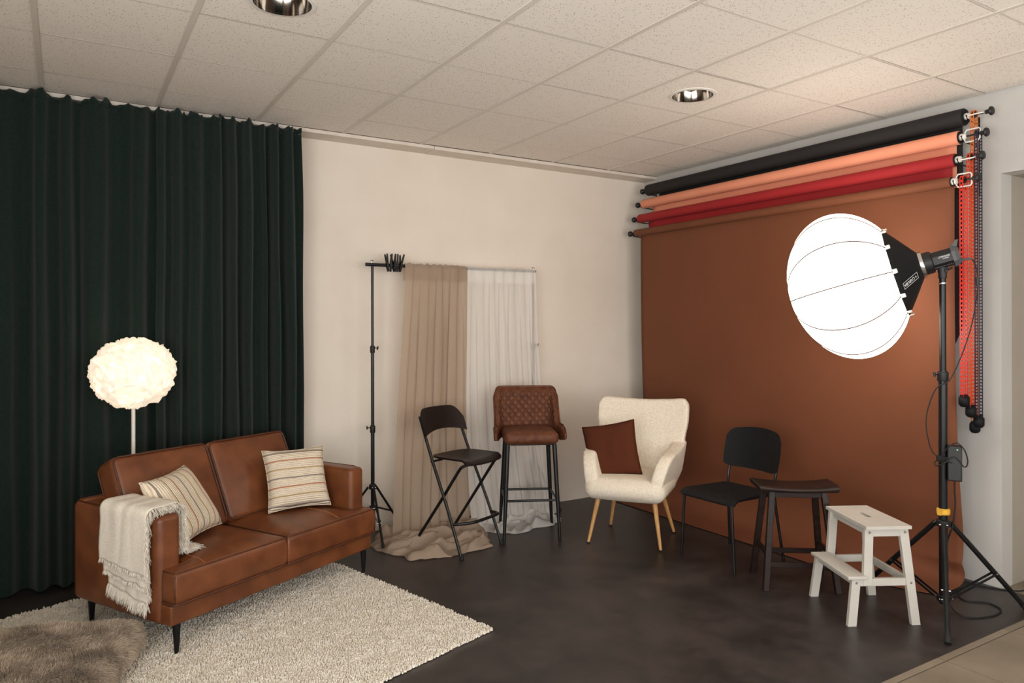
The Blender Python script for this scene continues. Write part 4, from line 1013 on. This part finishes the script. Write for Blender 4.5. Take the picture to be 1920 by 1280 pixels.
# ================================================================== STUDIO LIGHT
LSP = V((-0.626, -3.033))
t = thing('light_stand', 'heavy black tripod light stand with a yellow strap, by the doorway on the right', 'light stand', (LSP.x, LSP.y, 0))
tripod(t, 1.80, 0.472, 0.075, 0.45, (210, 330, 90), 0.0215, [(1.256, 0.0165)])
obj('strap', MB().lathe([(0.0225, 0.515), (0.031, 0.518), (0.033, 0.53), (0.032, 0.545), (0.0225, 0.548)], 18).box(-0.048, -0.02, -0.012, 0.006, 0.518, 0.546), 'yellow', t)
obj('top_collar', MB().lathe([(0.0172, 1.735), (0.019, 1.737), (0.019, 1.742), (0.0172, 1.744)], 16), 'steel', t)
obj('top_spigot', MB().lathe([(0.0195, 1.765), (0.021, 1.77), (0.021, 1.80), (0.012, 1.81), (0.012, 1.826)], 14), 'black_plastic', t)

BODY = V((LSP.x, LSP.y, 1.868))
vd = (BODY - CAM).normalized(); lr = vd.cross(V((0, 0, 1))).normalized(); lu = lr.cross(vd)
AX = (-lr * 0.962 - lu * 0.272).normalized()          # where the lamp points: left, slightly down, towards the back wall
side = -vd; side = (side - AX * side.dot(AX)).normalized(); top_ = side.cross(AX) if side.cross(AX).z > 0 else AX.cross(side)
# local axes of the head: X along AX, Y = side towards the viewer, Z = top_
HM = Matrix(((AX.x, side.x, top_.x, BODY.x), (AX.y, side.y, top_.y, BODY.y), (AX.z, side.z, top_.z, BODY.z), (0, 0, 0, 1)))
if HM.to_3x3().determinant() < 0:
    side = -side
    HM = Matrix(((AX.x, side.x, top_.x, BODY.x), (AX.y, side.y, top_.y, BODY.y), (AX.z, side.z, top_.z, BODY.z), (0, 0, 0, 1)))
SGN = 1 if side.dot(-vd) > 0 else -1   # +Y or -Y faces the viewer
t = head = thing('studio_light', 'black studio lamp head with white lettering on top of the light stand', 'studio light', BODY); t.matrix_world = HM
def oct_(w, h, c): return [(w / 2, -h / 2 + c), (w / 2, h / 2 - c), (w / 2 - c, h / 2), (-w / 2 + c, h / 2), (-w / 2, h / 2 - c), (-w / 2, -h / 2 + c), (-w / 2 + c, -h / 2), (w / 2 - c, -h / 2)]
YZX = Matrix(((0, 0, 1, 0), (1, 0, 0, 0), (0, 1, 0, 0), (0, 0, 0, 1)))   # prism axis z -> local X
obj('housing', MB().prism(oct_(0.088, 0.094, 0.026), -0.048, 0.062, YZX), 'black_plastic', t, smooth=30, bevel=0.002)
bk = MB(); pA, pB = oct_(0.098, 0.112, 0.03), oct_(0.07, 0.085, 0.022)
bk.add([YZX @ V((p[0], p[1], -0.046)) for p in pA] + [YZX @ V((p[0], p[1], -0.062)) for p in pA] + [YZX @ V((p[0] * 0.9, p[1] * 0.9, -0.082)) for p in pB],
       [(7, 6, 5, 4, 3, 2, 1, 0)[::-1], tuple(16 + i for i in range(8))[::-1]] + [(i, 8 + i, 8 + (i + 1) % 8, (i + 1) % 8) for i in range(8)] + [(8 + i, 16 + i, 16 + (i + 1) % 8, 8 + (i + 1) % 8) for i in range(8)])
obj('rear_panel', bk, 'grey_plastic', t, smooth=30)
obj('grip_fin', MB().hexa([(-0.080, -0.02, 0.044), (-0.048, -0.02, 0.05), (-0.048, 0.02, 0.05), (-0.080, 0.02, 0.044), (-0.094, -0.014, 0.078), (-0.080, -0.014, 0.080), (-0.080, 0.014, 0.080), (-0.094, 0.014, 0.078)]), 'grey_plastic', t, bevel=0.002)
obj('mount_collar', MB().lathe([(0.050, 0.045), (0.058, 0.05), (0.060, 0.06), (0.060, 0.088), (0.056, 0.092)], 28, (0, 0, 0), (1, 0, 0)), 'black_plastic', t)
for i in range(12):
    o = obj('vent_slot', MB().box(-0.042 + i * 0.0082, -0.038 + i * 0.0082, SGN * 0.0332 - 0.0012, SGN * 0.0332 + 0.0012, -0.0385, -0.0345), 'grey_plastic', t)
yk = MB().beam((0.01, 0, -0.045), (0.012, 0, -0.066), 0.045, 0.05, side=(1, 0, 0), w1=0.035, h1=0.04)
obj('tilt_bracket', yk, 'black_plastic', t, bevel=0.003)
obj('tilt_lever', MB().tube([(0.0, SGN * 0.02, -0.062), (-0.002, SGN * 0.036, -0.062)], 0.008, 10).tube([(-0.002, SGN * 0.036, -0.062), (-0.03, SGN * 0.04, -0.056)], 0.006, 8), 'black_plastic', t)
obj('tilt_joint', MB().tube([HM.inverted() @ V((LSP.x, LSP.y, 1.795)), HM.inverted() @ V((LSP.x, LSP.y, 1.822))], 0.023, 14), 'black_plastic', t)
obj('plug', MB().tube([(-0.075, 0, -0.030), (-0.105, 0, -0.034)], 0.008, 10).tube([(-0.105, 0, -0.034), (-0.125, 0, -0.040)], 0.006, 8), 'grey_plastic', t)
def text_mesh(body, size, ext=0.0004):
    c = bpy.data.curves.new('lettering', 'FONT'); c.body = body; c.size = size; c.extrude = ext; c.align_x = 'CENTER'; c.align_y = 'CENTER'
    o = bpy.data.objects.new('lettering', c); COL.objects.link(o); dg = bpy.context.evaluated_depsgraph_get()
    me = bpy.data.meshes.new_from_object(o.evaluated_get(dg)); bpy.data.objects.remove(o); return me
def lettering(body, size, mtx, parent, m='print_white'):
    me = text_mesh(body, size); me.materials.clear(); me.materials.append(M[m]); o = obj('lettering', me, None, parent); o.matrix_local = mtx; return o
# writing faces the viewer: text x runs towards the rear (-X), text up = local Z
def face_m(x, z, off):
    ex, ez = V((-1, 0, 0)), V((0, 0, 1)); n = ex.cross(ez)   # = (0,1,0)
    if SGN < 0: ex = V((-1, 0, 0)); n = V((0, -1, 0))
    return ex, ez, n
ex, ez = V((-1, 0, 0)), V((0, 0, 1)); n_ = V((0, SGN, 0))
if ex.cross(ez).dot(n_) < 0: ez = V((0, 0, 1)); ex = V((1, 0, 0))
def mcols(a, b, c, p): return Matrix(((a.x, b.x, c.x, p[0]), (a.y, b.y, c.y, p[1]), (a.z, b.z, c.z, p[2]), (0, 0, 0, 1)))
lettering('LITEMONS', 0.0115, mcols(ex, ez, n_, (-0.010, SGN * 0.0447, 0.0115)), t)
lettering('LA200Bi', 0.0085, mcols(ex, ez, n_, (-0.016, SGN * 0.0447, 0.0015)), t)

# ---- round softbox
S0, S1 = 0.228, 0.785         # diffuser from skirt to tip along the axis
t = thing('lantern_softbox', 'large glowing white round softbox with black skirt fixed to the studio light', 'softbox', BODY); t.matrix_world = HM
RM = 0.414; RS = 0.242
def prof(k):   # k 0 skirt .. 1 tip
    a0 = math.asin(RS / RM); a = lerp(a0, PI, k); xa = -math.cos(a)
    c0 = -math.cos(a0); xx = S0 + (S1 - S0) * (xa - c0) / (1 - c0); return max(0.0, RM * math.sin(a)), xx
NG = 11
_x, _y, _z = frame_from((1, 0, 0)); A0 = math.atan2(_y.dot(V((0, SGN, 0))), _x.dot(V((0, SGN, 0)))) + 0.03
def gore(tt, i): return 1 + 0.006 * (abs(math.sin((tt - A0) * NG / 2)) - 0.6)
obj('diffuser', MB().lathe([prof(i / 40) for i in range(41)], 120, (0, 0, 0), (1, 0, 0), mod=gore), 'globe', t, smooth=180)
xx_, yy_, _d = frame_from((1, 0, 0))
def ringdir(a): return xx_ * math.cos(a) + yy_ * math.sin(a)
for g in range(NG):
    a = A0 + 2 * PI * g / NG
    pts = [V((prof(i / 30)[1], 0, 0)) + ringdir(a) * (prof(i / 30)[0] + 0.0005) for i in range(30)]
    sm = obj('seam', MB().tube(pts, 0.0034, 6), 'seam', t, smooth=180)
    p = V((S0 - 0.004, 0, 0)) + ringdir(a) * (RS + 0.003); mt = mcols(V((1, 0, 0)), ringdir(a), V((1, 0, 0)).cross(ringdir(a)), p)
    obj('clip', MB().obox(mt, 0.036, 0.008, 0.024), 'white_plastic', t, bevel=0.004)
sk = [(RS + 0.004, S0 + 0.004), (RS, S0 - 0.002), (0.208, 0.202), (0.16, 0.168), (0.11, 0.134), (0.072, 0.108), (0.062, 0.098)]
obj('skirt', MB().lathe(sk, 60, (0, 0, 0), (1, 0, 0), closed=True, mod=lambda tt, i: 1 - (0.02 if 1 < i < 5 else 0) * abs(math.sin((tt - A0) * NG / 2))), 'black_matte', t, smooth=180, solid=0.002)
obj('mount_ring', MB().lathe([(0.0625, 0.086), (0.071, 0.088), (0.073, 0.096), (0.071, 0.106), (0.063, 0.108)], 40, (0, 0, 0), (1, 0, 0)), 'steel', t)
# badge lying on the skirt, printed upside down as mounted
best = max(range(360), key=lambda d: (lambda rd: rd.dot(V((0, SGN, 0)) * 0.93 + V((0, 0, -1)) * 0.37))(ringdir(R(d))))
rd = ringdir(R(best)); P1 = V((0.128, 0, 0)) + rd * 0.100; P2 = V((0.215, 0, 0)) + rd * 0.222
ex = (P2 - P1).normalized(); tg = V((1, 0, 0)).cross(rd).normalized(); nn = ex.cross(tg)
if nn.dot(rd) < 0: tg = -tg; nn = -nn
pc = P1.lerp(P2, 0.52) + nn * 0.0085
lettering('CARUBA', 0.023, mcols(ex, tg, nn, pc + ex * 0.012), t)
lettering('+', 0.026, mcols(ex, tg, nn, pc - ex * 0.046), t)
fm = mcols(ex, tg, nn, pc); fb = MB()
for cx, cy, w, h in ((0, 0.0165, 0.126, 0.0016), (0, -0.0165, 0.126, 0.0016), (0.0625, 0, 0.0016, 0.0345), (-0.0625, 0, 0.0016, 0.0345)): fb.obox(fm @ Matrix.Translation((cx, cy, 0)), w, h, 0.0008)
obj('badge_frame', fb, 'print_white', t, smooth=0)

# ---- power adapter strapped to the stand, with its cables
t = thing('power_adapter', 'black power adapter brick hanging on the light stand', 'adapter', (LSP.x, LSP.y, 0.70))
ov = lr * 0.052 - vd * 0.012
am = mcols(lr, V((-vd.x, -vd.y, 0)).normalized(), V((0, 0, 1)), ov + V((0, 0, 0.095)))
obj('brick', MB().obox(am, 0.066, 0.05, 0.185), 'black_plastic', t, bevel=0.006, bseg=3)
obj('strap', MB().obox(mcols(lr, V((-vd.x, -vd.y, 0)).normalized(), V((0, 0, 1)), ov * 0.5 + V((0, 0, 0.115))), 0.115, 0.06, 0.022), 'black_matte', t, bevel=0.004)
obj('led', MB().obox(am @ Matrix.Translation((0.012, 0.0255, 0.073)), 0.006, 0.002, 0.003), 'led', t, smooth=0)
PW = V((LSP.x, LSP.y, 0))
def C3(a, b, z): return PW + lr * a + V((-vd.x, -vd.y, 0)).normalized() * b + V((0, 0, z))
pg = HM @ V((-0.125, 0, -0.040))
t = thing('light_cable', 'thin black cable hanging from the studio light to the adapter', 'cable', (LSP.x, LSP.y, 0.9))
def shift(pts, o): return [V(p) - V(o) for p in pts]
obj('cord', MB().tube(shift(catmull([pg, pg + lr * 0.02 + V((0, 0, -0.05)), pg + lr * 0.025 + V((0, 0, -0.16)), C3(0.13, -0.01, 1.52), C3(0.085, 0.0, 1.36), C3(0.03, 0.03, 1.23), C3(-0.026, 0.03, 1.19), C3(-0.062, 0.02, 1.10), C3(-0.078, 0.02, 1.0), C3(-0.066, 0.02, 0.9), C3(-0.045, 0.02, 0.84), C3(-0.01, 0.03, 0.825), C3(0.03, 0.04, 0.82)], 6), t.location), 0.0032, 6), 'rubber', t, smooth=180)
obj('cable_filter', MB().tube(shift([pg + lr * 0.025 + V((0, 0, -0.10)), pg + lr * 0.026 + V((0, 0, -0.145))], t.location), 0.009, 10), 'black_plastic', t)
obj('coil', MB().tube(shift(catmull([C3(-0.02, 0.03, 0.80), C3(0.02, 0.045, 0.875), C3(0.06, 0.05, 0.905), C3(0.095, 0.04, 0.87), C3(0.11, 0.03, 0.81), C3(0.095, 0.03, 0.78), C3(0.05, 0.045, 0.83), C3(0.0, 0.045, 0.79), C3(-0.035, 0.03, 0.775), C3(-0.03, 0.03, 0.80), C3(0.04, 0.05, 0.80)], 6), t.location), 0.0032, 6), 'rubber', t, smooth=180)
t = thing('mains_cable', 'black mains cable running down the stand and across the floor to the doorway', 'cable', (LSP.x, LSP.y, 0))
obj('cord', MB().tube(shift(catmull([C3(0.052, 0.0, 0.705), C3(0.052, 0, 0.64), C3(0.055, 0.0, 0.58), C3(0.048, 0, 0.50), C3(0.038, -0.01, 0.44), C3(0.018, -0.03, 0.36), C3(0.02, -0.03, 0.25), C3(0.02, -0.02, 0.12), (-0.60, -3.06, 0.03), (-0.62, -3.14, 0.006), (-0.50, -3.20, 0.005), (-0.36, -3.19, 0.005), (-0.31, -3.10, 0.005), (-0.38, -3.02, 0.005), (-0.30, -2.94, 0.005), (-0.16, -2.88, 0.005), (-0.14, -2.80, 0.012), (-0.09, -2.86, 0.008), (-0.06, -2.97, 0.005), (0.02, -3.10, 0.005), (0.07, -3.13, 0.02), (0.13, -3.09, 0.01), (0.3, -3.06, 0.005)], 6), t.location), 0.0042, 6), 'rubber', t, smooth=180)

# ================================================================== PAPER BACKDROP ROLLS
YA, YB = -0.20, -2.90
ROLLS = [
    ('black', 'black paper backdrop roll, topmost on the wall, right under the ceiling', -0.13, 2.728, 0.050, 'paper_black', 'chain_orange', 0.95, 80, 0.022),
    ('peach', 'peach pink paper backdrop roll, second from the top', -0.185, 2.60, 0.040, 'paper_peach', 'chain_blue', 0.99, 8, 0.018),
    ('red', 'red paper backdrop roll, third from the top', -0.23, 2.465, 0.038, 'paper_red', 'chain_vermilion', 1.05, 72, 0.022),
    ('brown', 'caramel brown paper backdrop, unrolled down the wall onto the floor', -0.275, 2.335, 0.030, 'paper_brown', 'chain_red', 1.11, 0, 0.025)]
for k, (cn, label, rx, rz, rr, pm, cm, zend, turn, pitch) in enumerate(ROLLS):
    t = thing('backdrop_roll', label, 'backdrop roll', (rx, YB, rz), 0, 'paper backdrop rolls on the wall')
    LY = YA - YB
    obj('roll', MB().lathe([(0.020, 0.0), (rr - 0.002, 0.0), (rr, 0.004), (rr, LY - 0.004), (rr - 0.002, LY), (0.02, LY)], 40, (0, 0, 0), (0, 1, 0), closed=True), pm, t)
    obj('core', MB().lathe([(0.012, -0.002), (rr - 0.005, -0.004), (rr - 0.003, 0.002), (0.024, 0.02)], 32, (0, 0, 0), (0, 1, 0)), 'black_matte', t)
    obj('core', MB().lathe([(0.024, LY - 0.02), (0.029, LY - 0.02), (0.029, LY + 0.004), (0.024, LY + 0.004)], 24, (0, 0, 0), (0, 1, 0)), 'black_matte', t)
    # hanging sheet comes off the back of the roll
    xs_ = rr - 0.001
    if cn == 'brown':
        pr = [(xs_, 0.0), (xs_, -0.3), (xs_ + 0.005, -0.9), (xs_ + 0.025, -1.5), (xs_ + 0.062, -1.85), (xs_ + 0.085, -2.05), (xs_ + 0.075, -2.17), (xs_ + 0.03, -2.265), (xs_ - 0.06, -2.315), (xs_ - 0.17, -2.327), (xs_ - 0.315, -2.329)]
        P3 = catmull([(p[0], 0, p[1]) for p in pr], 8)
        def sheet(u, v):
            i = v * (len(P3) - 1); a = int(min(i, len(P3) - 2)); p = P3[a].lerp(P3[a + 1], i - a); y = lerp(0.0, LY - 0.03, u)
            fz = max(0, (-p.z - 2.2) / 0.129); cut = -0.14 * (max(0, 0.16 - u) / 0.16) ** 1.5 * fz
            dx = 0.006 * nz(u * 2.5, p.z * 0.8, 3) * min(1, -p.z * 2)
            x = p.x + dx - (cut if cut < 0 else 0) * 1.0
            return V((x, y, max(p.z, -rz + 0.004 + 0.003 * max(0, nz(u * 12, v * 3, 8)))))
        obj('paper_sheet', MB().grid(sheet, 60, len(P3) - 1), pm, t, smooth=180, solid=0.0008)
    else:
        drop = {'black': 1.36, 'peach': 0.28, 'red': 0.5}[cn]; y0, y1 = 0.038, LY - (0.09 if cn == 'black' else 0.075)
        def sheet(u, v):
            z = -drop * v; x = xs_
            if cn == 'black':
                # long black drop stands for red paper in shade, rounded at the outer corner
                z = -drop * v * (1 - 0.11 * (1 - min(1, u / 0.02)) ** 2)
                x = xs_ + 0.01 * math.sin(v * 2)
            return V((x, lerp(y0, y1, u), z))
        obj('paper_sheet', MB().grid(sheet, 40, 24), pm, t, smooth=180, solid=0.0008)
    # expanders: chain wheel with white guard on the right, tension knob on the left
    ex_ = obj('expander', MB().lathe([(0.014, 0.004), (0.019, -0.002), (0.020, -0.012), (0.014, -0.016), (0.018, -0.02), (0.018, -0.028), (0.012, -0.032), (0.008, -0.036)], 20, (0, 0, 0), (0, 1, 0)), 'white_plastic', t)
    rot = Matrix.Rotation(R(turn), 4, 'Y')
    loop = [(-0.036, -0.034), (-0.036, -0.10), (-0.026, -0.108), (0.026, -0.108), (0.036, -0.10), (0.036, -0.034), (0.022, -0.026), (-0.022, -0.026)]
    obj('chain_guard', MB().tube([rot @ V((0, p[1], p[0])) for p in loop], 0.0042, 6, closed=True), 'white_plastic', ex_)
    obj('axle', MB().tube([(0, -0.03, 0), (0, -0.118, 0)], 0.0055, 8), 'black_metal', t)
    obj('chain_wheel', MB().lathe([(0.008, (-0.058, -0.106, -0.086, -0.072)[k]), (0.019, (-0.057, -0.105, -0.085, -0.071)[k]), (0.019, (-0.043, -0.091, -0.071, -0.057)[k]), (0.008, (-0.042, -0.09, -0.07, -0.056)[k])], 18, (0, 0, 0), (0, 1, 0)), 'black_plastic', t)
    kn = obj('knob', MB().lathe([(0.007, -0.108), (0.012, -0.112), (0.012, -0.128), (0.024, -0.136), (0.026, -0.142), (0.022, -0.15), (0.009, -0.152), (0.0, -0.152)], 20, (0, 0, 0), (0, 1, 0)), 'black_plastic', t)
    obj('knob', MB().lathe([(0.02, LY), (0.02, LY + 0.012), (0.011, LY + 0.02), (0.009, LY + 0.05), (0.014, LY + 0.056), (0.024, LY + 0.068), (0.024, LY + 0.084), (0.014, LY + 0.09), (0.0, LY + 0.09)], 14, (0, 0, 0), (0, 1, 0)), 'black_plastic', t)
    # ratchet chain: two strands over the wheel, ladder links
    ch = MB(); yc = (-0.050, -0.098, -0.078, -0.064)[k]; xo = 0.024; zb = zend - rz; wd_ = 0.0075
    for sx_ in (-1, 1):
        for s2 in (-1, 1): ch.box(sx_ * xo - 0.0016, sx_ * xo + 0.0016, yc + s2 * wd_ - 0.0022, yc + s2 * wd_ + 0.0022, zb, 0.0)
        z = -0.003
        while z > zb: ch.box(sx_ * xo - 0.0016, sx_ * xo + 0.0016, yc - wd_, yc + wd_, z - pitch * 0.36, z); z -= pitch
    for i in range(10):
        a = PI * i / 10; b_ = PI * (i + 1) / 10
        for s2 in (-1, 1): ch.beam((xo * math.cos(a), yc + s2 * wd_, xo * math.sin(a)), (xo * math.cos(b_), yc + s2 * wd_, xo * math.sin(b_)), 0.0044, 0.0032, side=(0, 1, 0))
        if i % 3 == 1: ch.beam((xo * math.cos(a), yc, xo * math.sin(a)), (xo * math.cos(b_), yc, xo * math.sin(b_)), 0.014, 0.0032, side=(0, 1, 0))
    obj('chain', ch, cm, t, smooth=0)
    obj('weight', MB().lathe([(0.0, -0.026), (0.022, -0.026), (0.033, -0.016), (0.036, 0.0), (0.033, 0.016), (0.022, 0.026), (0.0, 0.026)], 22, (0, yc, zb - 0.02), (0.35, -0.94, 0)), 'black_matte', t, smooth=50)
    obj('weight_neck', MB().box(-xo - 0.004, xo + 0.004, yc - 0.009, yc + 0.009, zb - 0.004, zb + 0.016), 'black_matte', t)
# wall brackets with hooks for the four rolls
for nm, yy, lb in (('a', YB - 0.016, 'black metal hook bracket on the wall at the chain end of the paper rolls'), ('b', YA + 0.035, 'black metal hook bracket in the corner at the far end of the paper rolls')):
    t = thing('wall_bracket', lb, 'bracket', (0, yy, 2.28), 0, 'brackets of the paper rolls')
    pm_ = MB().hexa([(-0.006, -0.004, 0.0), (0.0, -0.004, 0.0), (0.0, 0.004, 0.0), (-0.006, 0.004, 0.0), (-0.006, -0.004, 0.46), (0.0, -0.004, 0.46), (0.0, 0.004, 0.46), (-0.006, 0.004, 0.46)])
    obj('wall_plate', pm_, 'black_metal', t)
    for cn, label, rx, rz, rr, *_r in ROLLS:
        z0 = rz - 2.28
        obj('hook', MB().tube(catmull([(0, 0, z0 - 0.03), (rx * 0.5, 0, z0 - 0.03), (rx + 0.012, 0, z0 - 0.024), (rx - 0.006, 0, z0 - 0.0125), (rx - 0.018, 0, z0 + 0.004)], 5), 0.005, 8), 'black_metal', t)
